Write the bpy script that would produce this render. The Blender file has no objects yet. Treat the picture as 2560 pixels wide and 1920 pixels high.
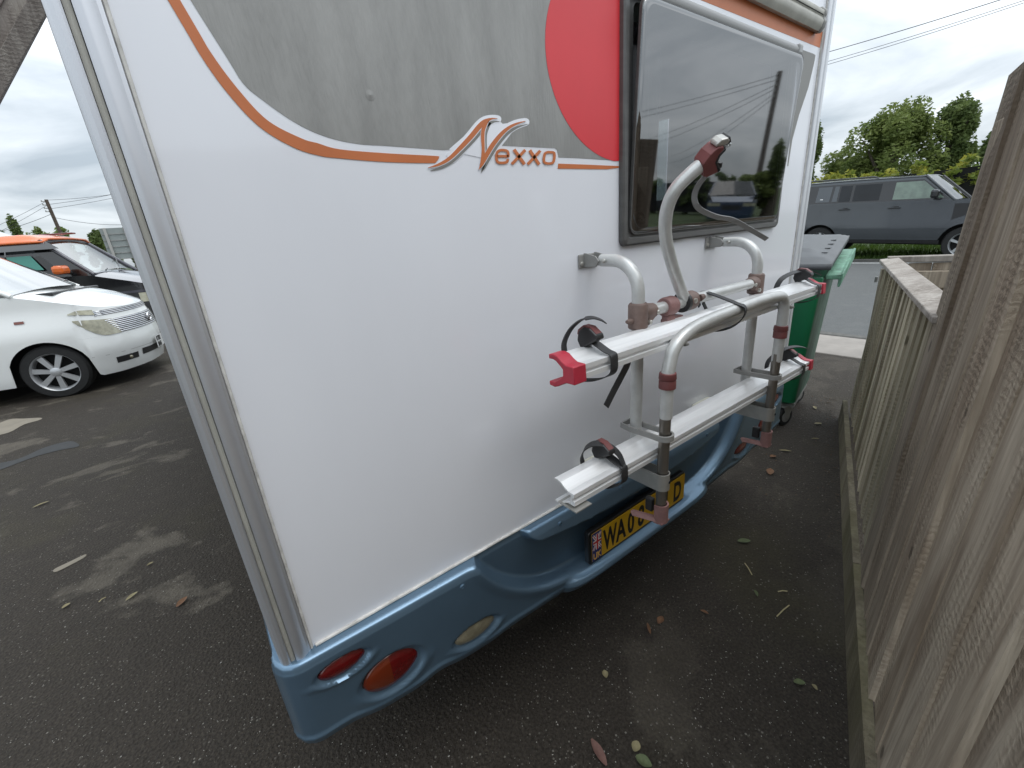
import bpy, bmesh, math, random
from mathutils import Vector, Matrix, noise
random.seed(7)
S = bpy.context.scene
COL = S.collection
rad = math.radians

# ------------------------------------------------------------------ camera, world, sun, exposure
# world frame: x along the motorhome's rear wall (to its right), y into the vehicle, z up from the drive
F = 1063.57                                   # focal length in pixels of the 2560 px wide photograph
R = Matrix(((0.7941605, -0.6025228, -0.0792165), (-0.2609370, -0.2203613, -0.9398685), (0.5488360, 0.7670770, -0.3322227)))
CAM = Vector((0, -0.83, 1.45))
cam = bpy.data.cameras.new('camera'); cam.sensor_width = 36; cam.lens = 36 * F / 2560
cam.clip_start = 0.02; cam.clip_end = 3000
co = bpy.data.objects.new('camera', cam); COL.objects.link(co)
m3 = Matrix((R[0], -R[1], -R[2])).transposed()
co.matrix_world = Matrix.Translation(CAM) @ m3.to_4x4()
S.camera = co

SUN_EL, SUN_AZ = rad(66), rad(160)            # azimuth measured from +y towards +x
wd = bpy.data.worlds.new('World'); S.world = wd; wd.use_nodes = True
nt = wd.node_tree; nt.nodes.clear()
def N(t, **k):
    n = nt.nodes.new(t)
    for a, b in k.items(): setattr(n, a, b)
    return n
LK = lambda a, b: nt.links.new(a, b)
sky = N('ShaderNodeTexSky', sky_type='NISHITA', sun_disc=False, sun_elevation=SUN_EL, sun_rotation=SUN_AZ)
tc = N('ShaderNodeTexCoord'); sep = N('ShaderNodeSeparateXYZ'); LK(tc.outputs['Generated'], sep.inputs[0])
zc = N('ShaderNodeMath', operation='MAXIMUM'); LK(sep.outputs[2], zc.inputs[0]); zc.inputs[1].default_value = 0.0
za = N('ShaderNodeMath', operation='ADD'); LK(zc.outputs[0], za.inputs[0]); za.inputs[1].default_value = 0.22
dv = N('ShaderNodeVectorMath', operation='DIVIDE'); cb = N('ShaderNodeCombineXYZ')
for i in range(3): LK(za.outputs[0], cb.inputs[i])
LK(tc.outputs['Generated'], dv.inputs[0]); LK(cb.outputs[0], dv.inputs[1])
n1 = N('ShaderNodeTexNoise'); n1.inputs['Scale'].default_value = 1.1; n1.inputs['Detail'].default_value = 7; n1.inputs['Roughness'].default_value = 0.55; n1.inputs['Distortion'].default_value = 0.5
LK(dv.outputs[0], n1.inputs['Vector'])
r1 = N('ShaderNodeValToRGB'); e = r1.color_ramp.elements
e[0].position = 0.36; e[0].color = (3.5, 4.0, 4.45, 1); e[1].position = 0.66; e[1].color = (7.5, 7.95, 8.3, 1)
LK(n1.outputs['Fac'], r1.inputs[0])
# the overcast sky is brighter towards the zenith (CIE overcast sky)
cie = N('ShaderNodeMath', operation='MULTIPLY_ADD'); LK(zc.outputs[0], cie.inputs[0]); cie.inputs[1].default_value = 1.75; cie.inputs[2].default_value = 0.78
mulc = N('ShaderNodeVectorMath', operation='SCALE'); LK(r1.outputs[0], mulc.inputs[0]); LK(cie.outputs[0], mulc.inputs['Scale'])
mx = N('ShaderNodeMixRGB'); mx.inputs[0].default_value = 0.9
LK(sky.outputs[0], mx.inputs[1]); LK(mulc.outputs[0], mx.inputs[2])
bg = N('ShaderNodeBackground'); bg.inputs['Strength'].default_value = 0.1
LK(mx.outputs[0], bg.inputs[0]); LK(bg.outputs[0], N('ShaderNodeOutputWorld').inputs[0])

sl = bpy.data.lights.new('sun', 'SUN'); sl.energy = 0.7; sl.angle = rad(40); sl.color = (1, 0.97, 0.93)
so = bpy.data.objects.new('sun', sl); COL.objects.link(so)
sd = Vector((math.sin(SUN_AZ) * math.cos(SUN_EL), math.cos(SUN_AZ) * math.cos(SUN_EL), math.sin(SUN_EL)))
so.rotation_euler = sd.to_track_quat('Z', 'Y').to_euler(); so.location = (0, -5, 12)
S.view_settings.view_transform = 'Standard'; S.view_settings.look = 'None'
S.view_settings.exposure = 0.56; S.view_settings.gamma = 1
S.render.engine = 'CYCLES'
S.cycles.max_bounces = 8; S.cycles.transparent_max_bounces = 12

# ------------------------------------------------------------------ survey helpers: a sighted point on a known plane of the place
def ray(px, py):
    return R.transposed() @ Vector(((px - 1280) / F, (py - 960) / F, 1))
def W(px, py, y=0.0):
    r = ray(px, py); return CAM + r * ((y - CAM.y) / r.y)
def G(px, py, z=0.0):
    r = ray(px, py); return CAM + r * ((z - CAM.z) / r.z)
def X(px, py, x):
    r = ray(px, py); return CAM + r * ((x - CAM.x) / r.x)
def ss(a, b, x):
    t = min(1, max(0, (x - a) / (b - a))); return t * t * (3 - 2 * t)
def interp(tab, x):
    if x <= tab[0][0]: return tab[0][1]
    for (a, p), (b, q) in zip(tab, tab[1:]):
        if x <= b: return p + (q - p) * (x - a) / (b - a)
    return tab[-1][1]
def spline(pts, n=8, closed=False):
    P = [Vector(p) for p in pts]; out = []; L = len(P)
    for i in range(L if closed else L - 1):
        if closed: a, b, c, d = P[i - 1], P[i], P[(i + 1) % L], P[(i + 2) % L]
        else: a, b, c, d = P[max(0, i - 1)], P[i], P[i + 1], P[min(L - 1, i + 2)]
        for k in range(n):
            t = k / n
            out.append(0.5 * (2 * b + (c - a) * t + (2 * a - 5 * b + 4 * c - d) * t * t + (3 * b - a - 3 * c + d) * t ** 3))
    if not closed: out.append(P[-1])
    return out

# ------------------------------------------------------------------ mesh builder
class MB:
    def __init__(s, xf=None): s.v = []; s.f = []; s.mi = []; s.xf = xf
    def add(s, vs, fs, mi=0):
        o = len(s.v); s.v += [Vector(p) for p in vs]
        for f in fs: s.f.append([o + i for i in f]); s.mi.append(mi)
        return s
    def box(s, c, d, rot=None, mi=0):
        c = Vector(c); h = Vector(d) / 2; vs = []
        for x in (-1, 1):
            for y in (-1, 1):
                for z in (-1, 1):
                    p = Vector((x * h.x, y * h.y, z * h.z)); vs.append(c + (rot @ p if rot else p))
        return s.add(vs, [(0, 1, 3, 2), (4, 6, 7, 5), (0, 4, 5, 1), (2, 3, 7, 6), (0, 2, 6, 4), (1, 5, 7, 3)], mi)
    def prism(s, poly, d, mi=0):
        d = Vector(d); n = len(poly); vs = [Vector(p) for p in poly] + [Vector(p) + d for p in poly]
        s.add(vs, [list(range(n)), list(range(2 * n - 1, n - 1, -1))] + [(i, i + n, (i + 1) % n + n, (i + 1) % n) for i in range(n)], mi); return s
    def tube(s, path, r, seg=14, mi=0, caps=True, flat=1.0):
        P = [Vector(p) for p in path]; n = len(P); rr = r if isinstance(r, (list, tuple)) else [r] * n
        t0 = (P[1] - P[0]).normalized(); up = Vector((0, 0, 1)) if abs(t0.z) < .9 else Vector((0, 1, 0))
        nx = t0.cross(up).normalized(); vs = []
        for i in range(n):
            t = (P[min(n - 1, i + 1)] - P[max(0, i - 1)]).normalized()
            nx = (nx - t * nx.dot(t)).normalized(); ny = t.cross(nx)
            for k in range(seg):
                a = 2 * math.pi * k / seg; vs.append(P[i] + nx * (rr[i] * math.cos(a)) + ny * (rr[i] * flat * math.sin(a)))
        fs = [(i * seg + k, i * seg + (k + 1) % seg, (i + 1) * seg + (k + 1) % seg, (i + 1) * seg + k) for i in range(n - 1) for k in range(seg)]
        if caps: fs += [list(range(seg))[::-1], list(range((n - 1) * seg, n * seg))]
        return s.add(vs, fs, mi)
    def ribbon(s, path, wv, w, t, mi=0):
        P = [Vector(p) for p in path]; n = len(P); vs = []
        for i in range(n):
            tg = (P[min(n - 1, i + 1)] - P[max(0, i - 1)]).normalized()
            wd_ = Vector(wv(i / (n - 1)) if callable(wv) else wv); wd_ = (wd_ - tg * wd_.dot(tg)).normalized()
            ww = w(i / (n - 1)) if callable(w) else w; nn = tg.cross(wd_)
            for a, b in ((-1, -1), (1, -1), (1, 1), (-1, 1)): vs.append(P[i] + wd_ * (a * ww / 2) + nn * (b * t / 2))
        fs = [(i * 4 + k, i * 4 + (k + 1) % 4, i * 4 + 4 + (k + 1) % 4, i * 4 + 4 + k) for i in range(n - 1) for k in range(4)] + [(3, 2, 1, 0), (n * 4 - 4, n * 4 - 3, n * 4 - 2, n * 4 - 1)]
        return s.add(vs, fs, mi)
    def grid(s, fn, nu, nv, mi=0, skip=None):
        vs = [fn(i / nu, j / nv) for i in range(nu + 1) for j in range(nv + 1)]; a = nv + 1
        return s.add(vs, [(i * a + j, (i + 1) * a + j, (i + 1) * a + j + 1, i * a + j + 1) for i in range(nu) for j in range(nv)
                          if not (skip and skip((i + .5) / nu, (j + .5) / nv))], mi)
    def lathe(s, c, ax, prof, seg=24, mi=0, sc=(1, 1), up=None, caps=True):
        c = Vector(c); ax = Vector(ax).normalized(); up = Vector(up) if up else (Vector((0, 0, 1)) if abs(ax.z) < .9 else Vector((1, 0, 0)))
        e1 = up.cross(ax).normalized(); e2 = ax.cross(e1); n = len(prof)
        vs = [c + ax * h + e1 * (r * sc[0] * math.cos(2 * math.pi * k / seg)) + e2 * (r * sc[1] * math.sin(2 * math.pi * k / seg)) for r, h in prof for k in range(seg)]
        fs = [(i * seg + k, i * seg + (k + 1) % seg, (i + 1) * seg + (k + 1) % seg, (i + 1) * seg + k) for i in range(n - 1) for k in range(seg)]
        if caps: fs += [list(range(seg))[::-1], list(range((n - 1) * seg, n * seg))]
        return s.add(vs, fs, mi)
    def ball(s, c, r, seg=12, mi=0):
        r = Vector(r) if not isinstance(r, (int, float)) else Vector((r, r, r)); c = Vector(c)
        return s.grid(lambda u, v: c + Vector((r.x * math.sin(math.pi * v) * math.cos(2 * math.pi * u), r.y * math.sin(math.pi * v) * math.sin(2 * math.pi * u), r.z * math.cos(math.pi * v))), seg, seg // 2, mi)
    def build(s, name, mats, parent=None, smooth=40, bevel=0, seg=2, thick=0):
        me = bpy.data.meshes.new(name); base = ROOT.get(parent.name, Vector()) if parent else Vector()
        vs = [s.xf(p) for p in s.v] if s.xf else s.v
        me.from_pydata([tuple(p - base) for p in vs], [], s.f)
        for m in (mats if isinstance(mats, (list, tuple)) else [mats]): me.materials.append(m)
        me.polygons.foreach_set('material_index', s.mi)
        bm = bmesh.new(); bm.from_mesh(me); bmesh.ops.remove_doubles(bm, verts=bm.verts, dist=1e-5); bmesh.ops.recalc_face_normals(bm, faces=bm.faces); bm.to_mesh(me); bm.free()
        if smooth:
            me.polygons.foreach_set('use_smooth', [True] * len(me.polygons)); me.set_sharp_from_angle(angle=rad(smooth))
        o = bpy.data.objects.new(name, me); COL.objects.link(o)
        if parent: o.parent = parent; ROOT[o.name] = base
        else: ROOT[o.name] = Vector()
        if thick: q = o.modifiers.new('solid', 'SOLIDIFY'); q.thickness = thick; q.offset = -1
        if bevel: q = o.modifiers.new('bevel', 'BEVEL'); q.width = bevel; q.segments = seg; q.limit_method = 'ANGLE'; q.angle_limit = rad(35)
        return o
ROOT = {}
def tag(o, label=None, cat=None, group=None, kind=None):
    for k, v in (('label', label), ('category', cat), ('group', group), ('kind', kind)):
        if v: o[k] = v
    return o
def thing(name, loc, label, cat, group=None):
    o = bpy.data.objects.new(name, None); COL.objects.link(o); o.location = loc; o.empty_display_size = .2
    ROOT[o.name] = Vector(loc); return tag(o, label, cat, group)
def copy_to(o, parent, M=None):
    c = o.copy(); COL.objects.link(c); c.parent = parent; ROOT[c.name] = ROOT.get(parent.name, Vector()) if parent else Vector()
    if M is not None: c.matrix_local = M
    return c
def text(s, size, origin, xd, zd, name, mat, parent, depth=.0006, bold=0, sx=1, sy=1):
    cu = bpy.data.curves.new('t', 'FONT'); cu.body = s; cu.size = size; cu.extrude = depth; cu.offset = bold; cu.resolution_u = 3
    o = bpy.data.objects.new('t', cu); COL.objects.link(o)
    me = bpy.data.meshes.new_from_object(o.evaluated_get(bpy.context.evaluated_depsgraph_get())); bpy.data.objects.remove(o)
    xd = Vector(xd); zd = Vector(zd); n = xd.cross(zd); b = ROOT.get(parent.name, Vector()) if parent else Vector()
    for v in me.vertices: v.co = Vector(origin) - b + xd * (v.co.x * sx) + zd * (v.co.y * sy) + n * v.co.z
    me.materials.clear(); me.materials.append(mat); ob = bpy.data.objects.new(name, me); COL.objects.link(ob)
    if parent: ob.parent = parent; ROOT[ob.name] = b
    return ob

# ------------------------------------------------------------------ materials
def mat(name, col, rough=.5, metal=0, var=0, vs=8, vstretch=(1, 1, 1), bump=0, bs=200, col2=None, coat=0, spec=None, lo=.35, hi=.65, bdist=.002, detail=5, trans=0, ior=None, alpha=1):
    m = bpy.data.materials.new(name); m.use_nodes = True; t = m.node_tree; b = t.nodes['Principled BSDF']
    b.inputs['Base Color'].default_value = (*col, 1); b.inputs['Roughness'].default_value = rough; b.inputs['Metallic'].default_value = metal
    b.inputs['Coat Weight'].default_value = coat; b.inputs['Coat Roughness'].default_value = .06
    if spec is not None: b.inputs['Specular IOR Level'].default_value = spec
    b.inputs['Transmission Weight'].default_value = trans
    if ior: b.inputs['IOR'].default_value = ior
    tc = t.nodes.new('ShaderNodeTexCoord'); mp = t.nodes.new('ShaderNodeMapping'); mp.inputs['Scale'].default_value = vstretch
    t.links.new(tc.outputs['Object'], mp.inputs[0])
    if var or col2:
        n = t.nodes.new('ShaderNodeTexNoise'); n.inputs['Scale'].default_value = vs; n.inputs['Detail'].default_value = detail; n.inputs['Roughness'].default_value = .6
        t.links.new(mp.outputs[0], n.inputs['Vector'])
        rp = t.nodes.new('ShaderNodeValToRGB'); rp.color_ramp.elements[0].position = lo; rp.color_ramp.elements[1].position = hi
        c2 = col2 or tuple(c * (1 - var) for c in col)
        rp.color_ramp.elements[0].color = (*c2, 1); rp.color_ramp.elements[1].color = (*col, 1)
        t.links.new(n.outputs['Fac'], rp.inputs[0]); t.links.new(rp.outputs[0], b.inputs['Base Color'])
        m['ramp'] = rp.name
    if bump:
        n = t.nodes.new('ShaderNodeTexNoise'); n.inputs['Scale'].default_value = bs; n.inputs['Detail'].default_value = 4
        t.links.new(mp.outputs[0], n.inputs['Vector']); bp = t.nodes.new('ShaderNodeBump'); bp.inputs['Strength'].default_value = bump; bp.inputs['Distance'].default_value = bdist
        t.links.new(n.outputs['Fac'], bp.inputs['Height']); t.links.new(bp.outputs[0], b.inputs['Normal'])
    return m
def glass(name, tint, rough=.02, refl=1.0, ior=1.5):
    m = bpy.data.materials.new(name); m.use_nodes = True; t = m.node_tree; t.nodes.clear()
    tr = t.nodes.new('ShaderNodeBsdfTransparent'); tr.inputs[0].default_value = (*tint, 1)
    gl = t.nodes.new('ShaderNodeBsdfGlossy'); gl.inputs['Roughness'].default_value = rough; gl.inputs[0].default_value = (refl, refl, refl, 1)
    fr = t.nodes.new('ShaderNodeFresnel'); fr.inputs[0].default_value = ior
    mx = t.nodes.new('ShaderNodeMixShader'); t.links.new(fr.outputs[0], mx.inputs[0]); t.links.new(tr.outputs[0], mx.inputs[1]); t.links.new(gl.outputs[0], mx.inputs[2])
    o = t.nodes.new('ShaderNodeOutputMaterial'); t.links.new(mx.outputs[0], o.inputs[0]); return m

M = {}
M['white'] = mat('white_panel_paint', (.80, .81, .85), .16, var=.03, vs=1.2, vstretch=(2.2, 1, .9), bump=.03, bs=7, bdist=.006, coat=.5)
M['silver_field'] = mat('dirty_silver_graphic', (.30, .295, .28), .42, metal=.2, var=.22, vs=7, vstretch=(2.6, 1, .5), bump=.40, bs=60, bdist=.003, lo=.3, hi=.62, detail=8)
M['orange'] = mat('orange_graphic', (.56, .165, .052), .4, var=.12, vs=9)
M['red'] = mat('red_graphic', (.68, .038, .048), .4, var=.06, vs=5, bump=.08, bs=12, bdist=.004)
M['decal_white'] = mat('white_graphic', (.80, .80, .82), .35)
M['decal_grey'] = mat('grey_graphic', (.21, .205, .19), .4)
M['alu_trim'] = mat('anodised_corner_trim', (.64, .65, .68), .42, metal=.75, var=.05, vs=2, vstretch=(6, 6, .5))
M['alu_trim2'] = mat('pale_corner_trim', (.70, .71, .73), .35, metal=.45)
M['insert'] = mat('cream_insert_strip', (.46, .45, .40), .5, var=.2, vs=14)
M['sealant'] = mat('dirty_white_sealant', (.72, .70, .66), .6, var=.35, vs=30, detail=8)
M['blue'] = mat('steel_blue_bumper_paint', (.145, .235, .33), .30, metal=.6, coat=.35, var=.10, vs=6, bump=.02, bs=400, bdist=.001)
M['dark_plastic'] = mat('grey_window_frame', (.10, .098, .095), .38, var=.2, vs=20, vstretch=(1, 1, 3))
M['frame_light'] = mat('pale_window_rail', (.34, .34, .335), .35)
M['pane'] = glass('smoked_acrylic', (.20, .205, .225), .03, 1.0, 2.75)
M['clearglass'] = glass('clear_glass', (.72, .80, .78), .02, 1.0, 1.6)
M['tintglass'] = glass('tinted_glass', (.06, .065, .07), .02, 1.0, 1.6)
M['interior'] = mat('dark_interior', (.06, .058, .055), .7)
M['interior_light'] = mat('interior_wall', (.45, .44, .42), .7)
M['curtain'] = mat('grey_curtain', (.42, .42, .43), .9, var=.2, vs=10, vstretch=(4, 4, .3))
M['tube'] = mat('grey_anodised_tube', (.64, .645, .63), .32, metal=.3, var=.14, vs=25, detail=8)
M['tube_dark'] = mat('weathered_steel_tube', (.30, .275, .245), .3, metal=.8, var=.35, vs=16, vstretch=(1, 1, .15))
M['rail'] = mat('bare_aluminium_rail', (.86, .86, .86), .34, metal=.3, var=.12, vs=20, vstretch=(.12, 3, 3), detail=8)
M['brown'] = mat('faded_brown_clamp', (.20, .138, .118), .55, var=.3, vs=30)
M['pink'] = mat('faded_pink_plastic', (.29, .155, .145), .55, var=.25, vs=35)
M['redcap'] = mat('red_rubber_cap', (.47, .030, .055), .42, var=.15, vs=30)
M['maroon'] = mat('maroon_plastic', (.20, .062, .06), .5, var=.25, vs=30)
M['black'] = mat('black_plastic', (.022, .022, .023), .42)
M['strap'] = mat('black_strap', (.03, .03, .032), .5, bump=.5, bs=500, bdist=.001)
M['greystrap'] = mat('grey_strap', (.25, .25, .25), .5)
M['greyplastic'] = mat('grey_plastic_clip', (.30, .295, .28), .5, var=.15, vs=30)
M['band'] = mat('brushed_band', (.48, .47, .44), .38, metal=.6, var=.12, vs=40)
M['cream'] = mat('cream_mount_block', (.70, .68, .58), .45, var=.15, vs=30)
M['clear'] = mat('clear_teeth', (.55, .57, .56), .15, trans=.6)
M['bolt'] = mat('steel_bolt', (.55, .54, .50), .35, metal=.8)
M['lens_red'] = mat('red_lens', (.13, .003, .004), .08, coat=.8, var=.25, vs=90)
M['lens_orange'] = mat('orange_lens', (.15, .020, .004), .08, coat=.8)
M['lens_clear'] = mat('clear_lens', (.28, .25, .17), .1, coat=.8, var=.45, vs=18)
M['plate_y'] = mat('yellow_plate', (.62, .36, .012), .3)
M['plate_w'] = mat('white_plate', (.75, .75, .73), .3)
M['plate_k'] = mat('plate_black', (.012, .012, .013), .35)
M['flag_b'] = mat('flag_blue', (.02, .035, .16), .3); M['flag_w'] = mat('flag_white', (.8, .8, .8), .3); M['flag_r'] = mat('flag_red', (.55, .02, .03), .3)
M['plate_o'] = mat('uk_letter_gold', (.75, .42, .10), .3)
M['tyre'] = mat('tyre_rubber', (.018, .018, .018), .75, var=.3, vs=30)
M['alloy'] = mat('silver_alloy', (.52, .53, .54), .32, metal=.55)
M['dark'] = mat('wheel_arch_dark', (.008, .008, .008), .9)

# ------------------------------------------------------------------ ground surfaces
def asphalt(name, base, dark, pale, moss, speck=1.0, stains=True):
    m = bpy.data.materials.new(name); m.use_nodes = True; t = m.node_tree; b = t.nodes['Principled BSDF']; b.inputs['Roughness'].default_value = .8
    b.inputs['Specular IOR Level'].default_value = .3
    def nd(k, **kw):
        n = t.nodes.new(k)
        for a, c in kw.items(): n.inputs[a].default_value = c
        return n
    L = t.links.new; tc = t.nodes.new('ShaderNodeTexCoord'); vec = tc.outputs['Object']
    def ramp(src, p0, c0, p1, c1):
        r = t.nodes.new('ShaderNodeValToRGB'); e = r.color_ramp.elements; e[0].position = p0; e[0].color = (*c0, 1); e[1].position = p1; e[1].color = (*c1, 1); L(src, r.inputs[0]); return r.outputs[0]
    def mix(f, a, c):
        x = t.nodes.new('ShaderNodeMixRGB')
        if hasattr(f, 'node'): L(f, x.inputs[0])
        else: x.inputs[0].default_value = f
        for i, q in ((1, a), (2, c)):
            if hasattr(q, 'node'): L(q, x.inputs[i])
            else: x.inputs[i].default_value = (*q, 1)
        return x.outputs[0]
    def noise_(sc, det=6, ro=.6, dist=0, mp=None):
        n = nd('ShaderNodeTexNoise', Scale=sc, Detail=det, Roughness=ro, Distortion=dist)
        if mp:
            q = t.nodes.new('ShaderNodeMapping'); q.inputs['Scale'].default_value = mp; q.inputs['Rotation'].default_value = (0, 0, rad(12)); L(vec, q.inputs[0]); L(q.outputs[0], n.inputs['Vector'])
        else: L(vec, n.inputs['Vector'])
        return n.outputs['Fac']
    K0, K1 = (0, 0, 0), (1, 1, 1)
    c = mix(ramp(noise_(120, 3), .35, K0, .65, K1), dark, base)
    if stains:
        sx = t.nodes.new('ShaderNodeSeparateXYZ'); L(vec, sx.inputs[0]); mr = t.nodes.new('ShaderNodeMapRange'); mr.inputs['From Min'].default_value = .1; mr.inputs['From Max'].default_value = 1.0; mr.inputs['To Min'].default_value = 1; mr.inputs['To Max'].default_value = .30; L(sx.outputs[0], mr.inputs['Value'])
        mq = t.nodes.new('ShaderNodeMath'); mq.operation = 'MULTIPLY'; L(ramp(noise_(1.7, 10, .62, .35, (.9, 1.15, 1)), .55, K0, .60, (.62, .62, .62)), mq.inputs[0]); L(mr.outputs[0], mq.inputs[1])
        c = mix(mq.outputs[0], c, pale)                    # pale dust patches, weaker towards +x
        c = mix(ramp(noise_(.9, 8, .6, .3), .52, K0, .72, (.6, .6, .6)), c, moss)
    c = mix(ramp(noise_(9, 8, .7), .35, (.45, .45, .45), .7, K0), c, dark)
    vo = nd('ShaderNodeTexVoronoi', Scale=75); L(vec, vo.inputs['Vector'])
    n2 = noise_(260, 2)
    sp = t.nodes.new('ShaderNodeMath'); sp.operation = 'LESS_THAN'; L(vo.outputs['Distance'], sp.inputs[0]); sp.inputs[1].default_value = .24
    sel = t.nodes.new('ShaderNodeSeparateColor'); L(vo.outputs['Color'], sel.inputs[0])
    gt = t.nodes.new('ShaderNodeMath'); gt.operation = 'GREATER_THAN'; L(sel.outputs[0], gt.inputs[0]); gt.inputs[1].default_value = .82
    mm = t.nodes.new('ShaderNodeMath'); mm.operation = 'MULTIPLY'; L(sp.outputs[0], mm.inputs[0]); L(gt.outputs[0], mm.inputs[1])
    ml = t.nodes.new('ShaderNodeMath'); ml.operation = 'MULTIPLY'; L(mm.outputs[0], ml.inputs[0]); L(sel.outputs[1], ml.inputs[1])
    if speck: c = mix(ml.outputs[0], c, (.20 * speck, .185 * speck, .16 * speck))
    L(c, b.inputs['Base Color'])
    ad = t.nodes.new('ShaderNodeMath'); ad.operation = 'ADD'; L(noise_(170, 4), ad.inputs[0]); L(vo.outputs['Distance'], ad.inputs[1])
    bp = nd('ShaderNodeBump', Strength=.8, Distance=.006); L(ad.outputs[0], bp.inputs['Height']); L(bp.outputs[0], b.inputs['Normal'])
    return m
M['drive'] = asphalt('worn_asphalt', (.064, .052, .040), (.021, .017, .013), (.155, .134, .105), (.060, .052, .025))
M['road'] = asphalt('grey_road', (.150, .153, .150), (.085, .088, .087), (.20, .20, .19), (.11, .112, .105), 1.4, True)
M['pavement'] = mat('pale_concrete', (.31, .28, .25), .85, var=.25, vs=3, bump=.5, bs=60)
M['kerb'] = mat('dark_kerb', (.12, .115, .105), .85, var=.3, vs=20, bump=.4, bs=60)
M['earth'] = mat('rough_grassland', (.055, .085, .022), .95, var=.5, vs=1.5, bump=.8, bs=20, bdist=.03)
M['paint'] = mat('worn_road_paint', (.70, .70, .68), .7, var=.3, vs=20)

def sheet(name, x0, x1, y0, y1, z, m, kind='structure', parent=None):
    return tag(MB().add([(x0, y0, z), (x1, y0, z), (x1, y1, z), (x0, y1, z)], [(0, 1, 2, 3)]).build(name, m, parent, smooth=0), kind=kind)
tag(sheet('ground', -900, 900, -900, 900, -.03, M['earth']), 'rough green grassland reaching to the horizon')
sheet('driveway', -16, 5.15, -14, 24, 0, M['drive'])
MB().box((5.55, 2, -.06), (.8, 90, .14)).build('pavement', M['pavement'], smooth=0, bevel=.01)['kind'] = 'structure'
MB().box((6.02, 2, -.055), (.14, 90, .15)).build('kerb', M['kerb'], smooth=0, bevel=.02)['kind'] = 'structure'
sheet('road', 6.09, 14.7, -90, 90, -.016, M['road'])
for k in range(-8, 9):
    tag(sheet('road_marking', 14.28, 14.40, k * 5.0 + 1.2, k * 5.0 + 3.6, -.012, M['paint']), kind='structure')
def patch(name, pts, z, m, label=None):
    o = MB().add([(p.x, p.y, z) for p in pts], [list(range(len(pts)))]).build(name, m, smooth=0); return tag(o, label, kind='structure')
M['dust'] = mat('dried_dust', (.24, .21, .165), .9, var=.15, vs=6)
M['tar'] = mat('fresh_tar', (.032, .033, .034), .7, var=.3, vs=20)
patch('dust_patch', spline([G(*q) for q in [(-40, 1078), (20, 1050), (60, 1047), (103, 1045), (98, 1051), (60, 1062), (22, 1082), (-30, 1092)]], 4, True), .003, M['dust'])
patch('tar_strip', spline([G(*q) for q in [(-60, 1170), (40, 1150), (110, 1120), (170, 1104), (192, 1108), (196, 1117), (150, 1126), (90, 1142), (20, 1168), (-60, 1196)]], 4, True), .003, M['tar'])
patch('dust_patch', spline([G(*q) for q in [(136, 1424), (175, 1405), (213, 1387), (212, 1394), (176, 1414), (140, 1431)]], 3, True), .003, M['dust'])

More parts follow.
